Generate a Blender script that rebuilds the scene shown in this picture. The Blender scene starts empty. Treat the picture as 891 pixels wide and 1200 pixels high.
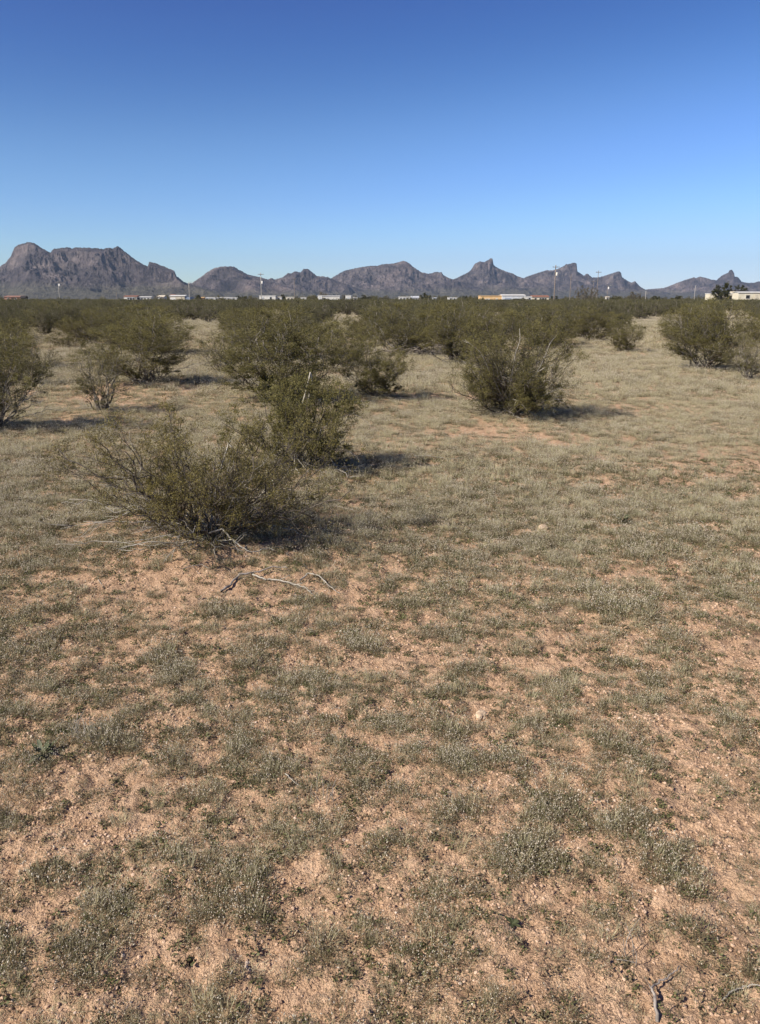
import bpy, math, random
import numpy as np
from mathutils import Vector, Matrix

R_ = math.radians
S = bpy.context.scene
COL = S.collection
F = 933.0                     # focal length of the photograph in its pixels
PITCH = math.atan((600 - 350.0) / F)
CAMH = 1.6
cP, sP = math.cos(PITCH), math.sin(PITCH)

def ray(px, py):
    u = (px - 445.5) / F; v = (600.0 - py) / F
    return (u, cP + v * sP, -sP + v * cP)

def at_depth(px, py, Y):
    r = ray(px, py); k = Y / r[1]
    return (r[0] * k, Y, CAMH + r[2] * k)

def ground_pt(px, py):
    r = ray(px, py); k = -CAMH / r[2]
    return (r[0] * k, r[1] * k)

def to_px(x, y, z=0.0):
    dz = z - CAMH
    fwd = y * cP - dz * sP; up = y * sP + dz * cP
    return 445.5 + F * x / fwd, 600 - F * up / fwd

# ------------------------------------------------------------------ noise
_rs = np.random.RandomState(11)
_perm = _rs.permutation(512).astype(np.int64)
_perm = np.concatenate([_perm, _perm, _perm])
_ga = _rs.rand(512) * 2 * math.pi
_gx, _gy = np.cos(_ga), np.sin(_ga)
def perlin(x, y):
    x = np.asarray(x, float); y = np.asarray(y, float)
    xi = np.floor(x).astype(np.int64); yi = np.floor(y).astype(np.int64)
    xf = x - xi; yf = y - yi
    xi &= 511; yi &= 511
    u = xf * xf * xf * (xf * (xf * 6 - 15) + 10); v = yf * yf * yf * (yf * (yf * 6 - 15) + 10)
    def g(ix, iy, dx, dy):
        h = _perm[_perm[ix & 511] + (iy & 511)] & 511
        return _gx[h] * dx + _gy[h] * dy
    a = g(xi, yi, xf, yf); b = g(xi + 1, yi, xf - 1, yf)
    c = g(xi, yi + 1, xf, yf - 1); d = g(xi + 1, yi + 1, xf - 1, yf - 1)
    return (a + (b - a) * u) + ((c + (d - c) * u) - (a + (b - a) * u)) * v
def fbm(x, y, o=4, lac=2.03, gain=0.5):
    s = 0; a = 1.0; f = 1.0
    for i in range(o):
        s = s + a * perlin(x * f + 17.3 * i, y * f - 9.1 * i); a *= gain; f *= lac
    return s
def ridged(x, y, o=5, gain=0.5):
    s = 0; a = 1.0; f = 1.0; n = 0
    for i in range(o):
        s = s + a * (1 - 2.2 * np.abs(perlin(x * f + 5.7 * i, y * f + 3.9 * i))); n += a; a *= gain; f *= 2.07
    return s / n
def sstep(a, b, x):
    t = np.clip((x - a) / (b - a), 0, 1); return t * t * (3 - 2 * t)

# ------------------------------------------------------------------ materials
def newmat(name):
    m = bpy.data.materials.new(name); m.use_nodes = True
    nt = m.node_tree; nt.nodes.clear()
    out = nt.nodes.new('ShaderNodeOutputMaterial')
    return m, nt, out
def N(nt, t, **kw):
    n = nt.nodes.new(t)
    for k, v in kw.items():
        if k.startswith('i_'):
            n.inputs[k[2:].replace('_', ' ')].default_value = v
        else: setattr(n, k, v)
    return n
def L(nt, a, b): nt.links.new(a, b)
def ramp(nt, fac, stops, interp='LINEAR'):
    n = nt.nodes.new('ShaderNodeValToRGB'); n.color_ramp.interpolation = interp
    e = n.color_ramp.elements
    while len(e) < len(stops): e.new(0.5)
    for i, (p, c) in enumerate(stops):
        e[i].position = p; e[i].color = (c[0], c[1], c[2], 1) if len(c) == 3 else c
    L(nt, fac, n.inputs[0]); return n
def noise(nt, vec, scale, detail=4, rough=0.5, dist=0.0):
    n = nt.nodes.new('ShaderNodeTexNoise'); n.inputs['Scale'].default_value = scale
    n.inputs['Detail'].default_value = detail; n.inputs['Roughness'].default_value = rough
    n.inputs['Distortion'].default_value = dist
    if vec is not None: L(nt, vec, n.inputs['Vector'])
    return n
def mixc(nt, fac, a, b, blend='MIX'):
    n = nt.nodes.new('ShaderNodeMix'); n.data_type = 'RGBA'; n.blend_type = blend
    for s, v in ((n.inputs[0], fac), (n.inputs[6], a), (n.inputs[7], b)):
        if isinstance(v, (int, float)): s.default_value = v
        elif isinstance(v, tuple): s.default_value = (v[0], v[1], v[2], 1)
        else: L(nt, v, s)
    return n.outputs[2]
def math_(nt, op, a, b=None, clamp=False):
    n = nt.nodes.new('ShaderNodeMath'); n.operation = op; n.use_clamp = clamp
    for i, v in enumerate((a, b)):
        if v is None: continue
        if isinstance(v, (int, float)): n.inputs[i].default_value = v
        else: L(nt, v, n.inputs[i])
    return n.outputs[0]
def principled(nt, out, color, rough=0.8, spec=0.25, normal=None):
    p = nt.nodes.new('ShaderNodeBsdfPrincipled')
    if isinstance(color, tuple): p.inputs['Base Color'].default_value = (*color[:3], 1)
    else: L(nt, color, p.inputs['Base Color'])
    p.inputs['Roughness'].default_value = rough
    p.inputs['Specular IOR Level'].default_value = spec
    if normal is not None: L(nt, normal, p.inputs['Normal'])
    L(nt, p.outputs[0], out.inputs[0]); return p

def leaf_mat(name, c_dark, c_light, trans=0.3, use_obj=False, attr='var'):
    m, nt, out = newmat(name)
    a = N(nt, 'ShaderNodeAttribute', attribute_name=attr)
    f = a.outputs['Fac']
    if use_obj:
        oi = N(nt, 'ShaderNodeObjectInfo')
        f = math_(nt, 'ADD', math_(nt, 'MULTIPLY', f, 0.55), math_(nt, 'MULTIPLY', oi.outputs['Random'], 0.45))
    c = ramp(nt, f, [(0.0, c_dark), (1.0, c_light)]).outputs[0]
    p = nt.nodes.new('ShaderNodeBsdfPrincipled'); L(nt, c, p.inputs['Base Color'])
    p.inputs['Roughness'].default_value = 0.6; p.inputs['Specular IOR Level'].default_value = 0.2
    t = nt.nodes.new('ShaderNodeBsdfTranslucent'); L(nt, c, t.inputs[0])
    mx = nt.nodes.new('ShaderNodeMixShader'); mx.inputs[0].default_value = trans
    L(nt, p.outputs[0], mx.inputs[1]); L(nt, t.outputs[0], mx.inputs[2]); L(nt, mx.outputs[0], out.inputs[0])
    return m
def bark_mat(name, c1, c2, scale=30):
    m, nt, out = newmat(name)
    g = N(nt, 'ShaderNodeTexCoord')
    n = noise(nt, g.outputs['Object'], scale, 3, 0.6)
    c = ramp(nt, n.outputs[0], [(0.35, c1), (0.65, c2)]).outputs[0]
    b = N(nt, 'ShaderNodeBump', i_Strength=0.5, i_Distance=0.003); L(nt, n.outputs[0], b.inputs['Height'])
    principled(nt, out, c, 0.85, 0.2, b.outputs[0]); return m
def paint_mat(name, c, dirt=0.25, rough=0.6, scale=1.5):
    m, nt, out = newmat(name)
    g = N(nt, 'ShaderNodeTexCoord')
    n = noise(nt, g.outputs['Object'], scale, 5, 0.65)
    d = tuple(x * (1 - dirt) * k for x, k in zip(c, (1.0, 0.95, 0.88)))
    col = ramp(nt, n.outputs[0], [(0.35, d), (0.62, c)]).outputs[0]
    principled(nt, out, col, rough, 0.3); return m

M = {}
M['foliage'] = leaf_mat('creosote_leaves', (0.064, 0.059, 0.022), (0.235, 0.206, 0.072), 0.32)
M['foliage_far'] = leaf_mat('distant_creosote_leaves', (0.054, 0.053, 0.025), (0.170, 0.158, 0.072), 0.3, use_obj=True)
M['mesquite'] = leaf_mat('mesquite_leaves', (0.028, 0.032, 0.016), (0.080, 0.082, 0.036), 0.2)
M['dry_twigs'] = leaf_mat('bare_mesquite_twigs', (0.090, 0.080, 0.058), (0.170, 0.150, 0.110), 0.1)
M['bark'] = bark_mat('creosote_bark', (0.070, 0.058, 0.047), (0.26, 0.23, 0.19))
M['hero_bark'] = bark_mat('dark_creosote_bark', (0.045, 0.036, 0.030), (0.17, 0.145, 0.12))
M['dead'] = bark_mat('bleached_dead_wood', (0.22, 0.20, 0.17), (0.44, 0.40, 0.34), 18)
M['dead_grey'] = bark_mat('grey_weathered_wood', (0.14, 0.12, 0.10), (0.36, 0.31, 0.27), 22)
M['black_wood'] = bark_mat('charred_dark_wood', (0.030, 0.024, 0.020), (0.075, 0.062, 0.052), 22)
M['blade_green'] = leaf_mat('grey_green_blades', (0.092, 0.074, 0.044), (0.285, 0.228, 0.142), 0.3, use_obj=True)
M['blade_straw'] = leaf_mat('dry_straw_blades', (0.31, 0.280, 0.160), (0.63, 0.565, 0.365), 0.3, use_obj=True)
M['seedhead'] = leaf_mat('woolly_seed_heads', (0.42, 0.35, 0.26), (0.74, 0.66, 0.53), 0.2, use_obj=True)
M['moss'] = leaf_mat('low_green_cover', (0.060, 0.066, 0.026), (0.162, 0.162, 0.068), 0.2, use_obj=True)
M['brown_foliage'] = leaf_mat('sparse_brownish_leaves', (0.076, 0.064, 0.024), (0.255, 0.212, 0.070), 0.3)
M['weed'] = leaf_mat('broad_weed_leaves', (0.060, 0.070, 0.034), (0.105, 0.115, 0.058), 0.3)
M['weed_pale'] = leaf_mat('pale_weed_leaves', (0.20, 0.21, 0.13), (0.30, 0.31, 0.20), 0.3)

# gravel grains
def mat_gravel():
    m, nt, out = newmat('coarse_sand_grains')
    oi = N(nt, 'ShaderNodeObjectInfo')
    c = ramp(nt, oi.outputs['Random'], [(0.0, (0.19, 0.12, 0.078)), (0.25, (0.36, 0.235, 0.155)), (0.7, (0.49, 0.33, 0.22)), (0.96, (0.55, 0.39, 0.28)), (1.0, (0.62, 0.50, 0.40))]).outputs[0]
    principled(nt, out, c, 0.9, 0.2); return m
M['gravel'] = mat_gravel()
def mat_stone(name, a, b):
    m, nt, out = newmat(name)
    g = N(nt, 'ShaderNodeTexCoord')
    n = noise(nt, g.outputs['Object'], 28, 5, 0.7)
    c = ramp(nt, n.outputs[0], [(0.36, a), (0.5, b)]).outputs[0]
    bp = N(nt, 'ShaderNodeBump', i_Strength=0.7, i_Distance=0.006); L(nt, n.outputs[0], bp.inputs['Height'])
    principled(nt, out, c, 0.9, 0.2, bp.outputs[0]); return m
M['stone'] = mat_stone('pale_stone', (0.26, 0.185, 0.125), (0.56, 0.42, 0.29))
M['hollow_shade'] = paint_mat('burrow_hollow_shade', (0.020, 0.014, 0.012), 0.3, 0.95, 40)  # near-black lining, the shade inside the hole put into its colour

# bare patches (photo pixel -> ground point, radius m, strength)
BARE = [(205, 690, .50, .55), (150, 690, .3, .3), (250, 672, .25, .35), (740, 668, .26, .8), (590, 508, .9, .6), (835, 960, .26, .7), (890, 1060, .18, .6),
        (600, 1130, .16, .7), (660, 1060, .14, .5), (870, 765, .35, .6), (760, 1190, .2, .6), (640, 790, .3, .35), (520, 940, .2, .35),
        (700, 570, .3, .3), (860, 540, .8, .4), (420, 590, .3, .4), (170, 640, .2, .3), (480, 770, .25, .3), (820, 900, .22, .5),
        (60, 960, .16, .35), (740, 480, .8, .25), (225, 1130, .10, .7), (560, 1040, .14, .4), (565, 845, .12, .7), (690, 900, .2, .3), (150, 460, 1.2, .35)]
BARE_W = [(ground_pt(a, b), r, s) for a, b, r, s in BARE]
GREEN = [(100, 565, 1.6, .55), (60, 640, .8, .6), (330, 500, 2.0, .4), (520, 600, .9, .35), (420, 690, .5, .45), (250, 760, .35, .4), (600, 700, .5, .35), (30, 860, .25, .5), (860, 650, .6, .35), (40, 742, .40, .9), (20, 730, .3, .8), (350, 640, .35, .6), (20, 505, .9, .9), (700, 640, .4, .3), (640, 560, .6, .4), (120, 650, .35, .6), (455, 535, .6, .5), (170, 470, 1.0, .6), (470, 480, 1.2, .5), (700, 500, 1.0, .4)]
GREEN_W = [(ground_pt(a, b), r, s) for a, b, r, s in GREEN] + [((ground_pt(a, b)[0] + .5, ground_pt(a, b)[1] + .1), 1.1, .6) for a, b in ((598, 488), (365, 556), (438, 469), (322, 472), (-8, 505), (178, 452), (826, 436), (122, 482), (543, 427))]
def patches(x, y, P):
    s = np.zeros_like(x, dtype=float)
    for (cx, cy), r, w in P:
        # rugged patch
        d2 = ((x - cx) ** 2 + ((y - cy)) ** 2) / (r * r)
        s = np.maximum(s, w * np.exp(-d2 * (1.0)))
    return s
def cover(x, y):
    """plant cover 0..1 over the ground"""
    x = np.asarray(x, float); y = np.asarray(y, float)
    n = fbm(x * 1.7 + 3, y * 1.7 + 8, 3) * 0.5 + fbm(x * 6.3, y * 6.3 + 4, 5, gain=.7) * 0.95 + fbm(x * .35 + 40, y * .35, 2) * 0.35
    dist = np.hypot(x, y)
    base = 0.50 + 0.30 * sstep(2.6, 6.5, dist) - 0.16 * sstep(0.25, 1.2, x) * (1 - sstep(2.2, 4.2, y))
    c = base + n * 0.75
    c = c - patches(x + perlin(x * 5, y * 5) * .12, y + perlin(x * 5 + 9, y * 5) * .12, BARE_W) * 0.85
    return np.clip(c, 0, 1)
def green(x, y):
    n = fbm(x * 0.8 + 70, y * 0.8 + 30, 3)
    return np.clip(0.35 + n * 0.9 + patches(x, y, GREEN_W) * 0.9, 0, 1)

# ------------------------------------------------------------------ bushes to place (photo measurements of the near ones)
# cx, base y, width px, top y, unique label, options
NEAR = [
 (252, 641, 330, 512, 'sparse brown olive creosote bush nearest the viewer with tangled bare stems', dict(hero=1)),
 (356, 557, 186, 468, 'yellow green bush directly behind the nearest bush, with white dead twigs at its foot', dict(hero=2)),
 (600, 489, 162, 379, 'tall rounded green bush alone beside an orange patch of bare soil', dict(hero=3)),
 (438, 469, 84, 400, 'small upright green bush in the gap between the two big bushes', dict(dens=1.1)),
 (326, 472, 166, 374, 'wide olive bush rising behind the yellow green one, left of the small upright bush', dict()),
 (120, 484, 84, 414, 'low open bush with thin dark stems on the grassy flat left of centre', dict(dens=.55)),
 (-4, 507, 128, 384, 'bush cut by the left edge of the view with a leaning pale stem', dict()),
 (174, 454, 126, 378, 'mid sized bush with grey bare lower branches beside the pale sandy lane', dict()),
 (826, 436, 112, 362, 'broad dense bush near the right edge below the cream mobile home', dict(dens=1.2)),
 (876, 447, 56, 398, 'small open bush in front of the broad dense one at the right edge', dict(dens=.7)),
 (731, 414, 44, 374, 'compact little bush standing alone on straw coloured grass', dict(dens=1.1)),
 (468, 418, 88, 362, 'bush with a heap of bleached dead wood at its foot', dict()),
 (537, 430, 96, 356, 'bush with black stem base just left of the tall rounded bush', dict()),
 (76, 408, 34, 391, 'tiny low bush on bare pale soil at the left', dict(dens=.8)),
 (693, 400, 66, 361, 'grey twiggy bush behind the compact little bush', dict(dens=.8)),
 (60, 386, 60, 356, 'dark bush behind the tiny low bush at the left', dict()),
 (150, 400, 70, 362, 'olive bush with a curved white branch at its left foot', dict()),
 (345, 420, 90, 366, 'large bush with brownish yellow top behind the wide olive bush', dict()),
 (640, 410, 70, 362, 'bush half hidden behind the tall rounded bush', dict()),
 (285, 408, 60, 360, 'bush bordering the right side of the pale sandy lane', dict()),
 (14, 432, 60, 378, 'olive bush at the left edge behind the leaning pale stem', dict(dens=.8)),
 (885, 404, 40, 366, 'bush at the right edge beside the narrow straw lane', dict()),
 (800, 408, 60, 362, 'bush behind the broad dense bush, beside the straw lane', dict()),
 (176, 416, 92, 362, 'bush behind the grey based bush, left of the pale sandy lane', dict()),
 (104, 404, 60, 362, 'dark bush at the far side of the bare soil at the left', dict()),
 (300, 424, 90, 366, 'olive bush filling the space behind the wide olive bush', dict()),
 (582, 414, 60, 362, 'bush behind the left side of the tall rounded bush', dict()),
 (38, 452, 64, 392, 'thin open bush between the left edge bush and the low open bush', dict(dens=.6)),
 (400, 430, 60, 374, 'olive bush with brown tips in front of the central sandy lane', dict()),
 (262, 440, 54, 392, 'small thin bush at the near end of the pale sandy lane', dict(dens=.6)),
 (510, 402, 56, 360, 'dark bush behind the bush with the black stem base', dict()),
 (430, 398, 54, 360, 'bush on the right side of the central sandy lane', dict()),
 (330, 398, 60, 357, 'upright olive bush just right of a pale gap in the scrub', dict()),
]
BUSHES = []
for (cx, by, wpx, ty, lab, opt) in NEAR:
    gx, gy = ground_pt(cx, by)
    ax = gy * cP + CAMH * sP
    width = wpx * ax / F
    top = at_depth(cx, ty, gy)[2]
    BUSHES.append([gx, gy, width, max(top, 0.3), lab, opt])

# ------------------------------------------------------------------ ground sheet
def axis(lo_d, hi_d, step, lim_lo, lim_hi):
    a = list(np.arange(lo_d, hi_d + 1e-9, step))
    s = step; v = hi_d
    while v < lim_hi:
        s = s * (1.018 if s < .03 else 1.045 if v < 80 else 1.12); v += s; a.append(v)
    s = step; v = lo_d; b = []
    while v > lim_lo:
        s *= 1.07; v -= s; b.append(v)
    return np.array(b[::-1] + a)
GXp = axis(0, 1.5, 0.010, 0, 13500)
GX = np.concatenate([-GXp[GXp > 0][::-1], GXp[GXp >= 0]])
GY = axis(1.15, 3.4, 0.009, -2500, 13500)
XX, YY = np.meshgrid(GX, GY)
def gheight(x, y):
    d = np.hypot(x, y)
    h = 0.05 * fbm(x * .22, y * .22, 3) + 0.030 * fbm(x * 1.1 + 5, y * 1.1, 3)
    fine = 0.018 * fbm(x * 4.2, y * 4.2, 3) + 0.012 * fbm(x * 15, y * 15, 3, gain=.7)
    h = h + fine * (1 - sstep(8, 14, d)) + 0.012 * (cover(x, y) - .4) * (1 - sstep(8, 14, d))
    crumb = np.where(d < 6.5, (np.abs(perlin(x * 42, y * 42)) + .7 * np.abs(perlin(x * 78 + 3, y * 78)) + .5 * perlin(x * 24, y * 24 + 7)), 0)
    h = h + (.0105 * crumb) * (.55 + .45 * np.clip(fbm(x * 2.2 + 9, y * 2.2, 2) * 2.5 + .5, 0, 1)) * (1 - sstep(4.2, 6.5, d))
    for b in BUSHES[:14]:
        r = b[2] * .55
        h = h + 0.06 * min(b[2], 1.3) * np.exp(-((x - b[0]) ** 2 + (y - b[1]) ** 2) / (r * r))
    return h * (1 - sstep(400, 1500, d))
ZZ = gheight(XX, YY)
bx, by_ = ground_pt(225, 1128)
ZZ -= 0.035 * np.exp(-(((XX - bx) ** 2 + (YY - by_) ** 2) / 0.0095 ** 2) ** 2)
def gz(x, y):
    x = np.asarray(x, float); y = np.asarray(y, float)
    i = np.clip(np.searchsorted(GX, x) - 1, 0, len(GX) - 2); j = np.clip(np.searchsorted(GY, y) - 1, 0, len(GY) - 2)
    u = (x - GX[i]) / (GX[i + 1] - GX[i]); v = (y - GY[j]) / (GY[j + 1] - GY[j])
    return (ZZ[j, i] * (1 - u) + ZZ[j, i + 1] * u) * (1 - v) + (ZZ[j + 1, i] * (1 - u) + ZZ[j + 1, i + 1] * u) * v

def mesh_np(name, V, quads=None, tris=None, smooth=False):
    me = bpy.data.meshes.new(name)
    V = np.asarray(V, np.float32)
    nq = 0 if quads is None else len(quads); ntr = 0 if tris is None else len(tris)
    loops = []
    if nq: loops.append(np.asarray(quads, np.int32).ravel())
    if ntr: loops.append(np.asarray(tris, np.int32).ravel())
    loops = np.concatenate(loops)
    starts = np.concatenate([np.arange(nq) * 4, nq * 4 + np.arange(ntr) * 3]).astype(np.int32)
    me.vertices.add(len(V)); me.vertices.foreach_set('co', V.ravel())
    me.loops.add(len(loops)); me.loops.foreach_set('vertex_index', loops)
    me.polygons.add(nq + ntr); me.polygons.foreach_set('loop_start', starts)
    me.update(calc_edges=True)
    if smooth: me.polygons.foreach_set('use_smooth', np.ones(nq + ntr, bool))
    return me
def fattr(me, name, vals, domain='FACE'):
    a = me.attributes.new(name, 'FLOAT', domain); a.data.foreach_set('value', np.asarray(vals, np.float32))
def grid_faces(nr, nc):
    idx = np.arange(nr * nc).reshape(nr, nc)
    return np.stack([idx[:-1, :-1], idx[:-1, 1:], idx[1:, 1:], idx[1:, :-1]], -1).reshape(-1, 4)
def link(name, me, parent=None, mat=None, kind=None):
    o = bpy.data.objects.new(name, me); COL.objects.link(o)
    if mat is not None:
        for mm in (mat if isinstance(mat, (list, tuple)) else [mat]): me.materials.append(mm)
    if parent is not None: o.parent = parent
    if kind: o['kind'] = kind
    return o
def tag(o, label, cat, group=None, kind=None):
    o['label'] = label; o['category'] = cat
    if group: o['group'] = group
    if kind: o['kind'] = kind
    return o
def empty(name, loc, rz=0.0, sc=(1, 1, 1)):
    o = bpy.data.objects.new(name, None); COL.objects.link(o); o.location = loc; o.rotation_euler = (0, 0, rz); o.scale = sc
    o.empty_display_size = 0.1
    return o

gme = mesh_np('ground', np.stack([XX, YY, ZZ], -1).reshape(-1, 3), quads=grid_faces(len(GY), len(GX)), smooth=True)
fattr(gme, 'cover', cover(XX, YY).ravel(), 'POINT')
fattr(gme, 'green', green(XX, YY).ravel(), 'POINT')

def mat_ground():
    m, nt, out = newmat('desert_soil')
    geo = N(nt, 'ShaderNodeNewGeometry'); pos = geo.outputs['Position']
    big = noise(nt, pos, 0.9, 4, 0.55); mid = noise(nt, pos, 14, 5, 0.65); fin = noise(nt, pos, 150, 3, 0.7); vf = noise(nt, pos, 420, 2, .6)
    sand = ramp(nt, mid.outputs[0], [(0.30, (0.36, 0.222, 0.134)), (0.47, (0.52, 0.340, 0.218)), (0.66, (0.66, 0.455, 0.305))]).outputs[0]
    sand = mixc(nt, math_(nt, 'MULTIPLY', big.outputs[0], 0.5), sand, (0.55, 0.36, 0.23))
    grain = ramp(nt, fin.outputs[0], [(0.33, (0.55, 0.55, 0.55)), (0.5, (1, 1, 1)), (0.68, (1.16, 1.15, 1.13))]).outputs[0]
    sand = mixc(nt, 0.85, sand, grain, 'MULTIPLY')
    # thin crust of moss and litter below the plants
    cov = N(nt, 'ShaderNodeAttribute', attribute_name='cover').outputs['Fac']
    grn = N(nt, 'ShaderNodeAttribute', attribute_name='green').outputs['Fac']
    n2 = noise(nt, pos, 45, 4, 0.7)
    k = math_(nt, 'ADD', math_(nt, 'MULTIPLY', cov, 0.75), math_(nt, 'MULTIPLY', math_(nt, 'SUBTRACT', n2.outputs[0], 0.5), 2.4))
    k = ramp(nt, k, [(0.30, (0, 0, 0)), (0.62, (1, 1, 1))]).outputs[0]
    crust = mixc(nt, grn, (0.270, 0.205, 0.125), (0.150, 0.150, 0.070))
    near = mixc(nt, math_(nt, 'MULTIPLY', k, 0.62), sand, crust)
    # farther out the dry grass itself is the surface
    sep = N(nt, 'ShaderNodeSeparateXYZ'); L(nt, pos, sep.inputs[0])
    df = math_(nt, 'MULTIPLY', math_(nt, 'SUBTRACT', sep.outputs[1], 26.0), 1 / 26.0, clamp=True)
    n3 = noise(nt, pos, 0.55, 4, 0.6); n4 = noise(nt, pos, 5, 5, .7)
    far = ramp(nt, n3.outputs[0], [(0.36, (0.19, 0.170, 0.098)), (0.50, (0.34, 0.285, 0.190)), (0.62, (0.43, 0.355, 0.25))]).outputs[0]
    far = mixc(nt, 0.6, far, ramp(nt, n4.outputs[0], [(0.38, (0.7, 0.7, 0.68)), (0.6, (1.1, 1.1, 1.1))]).outputs[0], 'MULTIPLY')
    vfar = math_(nt, 'MULTIPLY', math_(nt, 'SUBTRACT', sep.outputs[1], 250.0), 1 / 500.0, clamp=True)
    far = mixc(nt, vfar, far, (0.125, 0.110, 0.072))
    col = mixc(nt, df, near, far)
    h = math_(nt, 'ADD', math_(nt, 'MULTIPLY', fin.outputs[0], 0.6), math_(nt, 'MULTIPLY', vf.outputs[0], 0.25))
    b1 = N(nt, 'ShaderNodeBump', i_Strength=0.9, i_Distance=0.008); L(nt, h, b1.inputs['Height'])
    b2 = N(nt, 'ShaderNodeBump', i_Strength=1.0, i_Distance=0.03); L(nt, n2.outputs[0], b2.inputs['Height']); L(nt, b1.outputs[0], b2.inputs['Normal'])
    principled(nt, out, col, 0.95, 0.12, b2.outputs[0])
    return m
ground = link('ground', gme, None, mat_ground(), 'structure')

# ------------------------------------------------------------------ mountains
def mat_rock(name, tint=1.0):
    m, nt, out = newmat(name)
    geo = N(nt, 'ShaderNodeNewGeometry'); pos = geo.outputs['Position']
    n1 = noise(nt, pos, 0.006, 6, 0.62, .4); n2 = noise(nt, pos, 0.03, 6, 0.7); n3 = noise(nt, pos, 0.10, 3, .6)
    rock = ramp(nt, n1.outputs[0], [(0.36, (0.058, 0.050, 0.052)), (0.49, (0.108, 0.090, 0.090)), (0.62, (0.178, 0.147, 0.140))]).outputs[0]
    rock = mixc(nt, 0.9, rock, ramp(nt, n2.outputs[0], [(0.36, (0.48, 0.47, 0.48)), (0.5, (1, 1, 1)), (0.64, (1.32, 1.27, 1.22))]).outputs[0], 'MULTIPLY')
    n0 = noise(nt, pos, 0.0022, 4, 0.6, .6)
    rock = mixc(nt, 1.0, rock, ramp(nt, n0.outputs[0], [(0.40, (0.58, 0.58, 0.62)), (0.52, (1, 1, 1)), (0.62, (1.15, 1.10, 1.08))]).outputs[0], 'MULTIPLY')  # broad dark patches: shaded areas of the slopes put into the rock colour
    alt = N(nt, 'ShaderNodeAttribute', attribute_name='low').outputs['Fac']
    sc = ramp(nt, n2.outputs[0], [(0.40, (0.060, 0.058, 0.044)), (0.60, (0.125, 0.112, 0.084))]).outputs[0]
    kk = math_(nt, 'ADD', alt, math_(nt, 'MULTIPLY', math_(nt, 'SUBTRACT', n2.outputs[0], .5), 1.2), clamp=True)
    col = mixc(nt, kk, rock, sc)
    b = N(nt, 'ShaderNodeBump', i_Strength=1.0, i_Distance=30.0)
    L(nt, math_(nt, 'ADD', n2.outputs[0], math_(nt, 'MULTIPLY', n3.outputs[0], .35)), b.inputs['Height'])
    principled(nt, out, col, 0.95, 0.1, b.outputs[0]); return m
ROCK = mat_rock('volcanic_rock')

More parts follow.
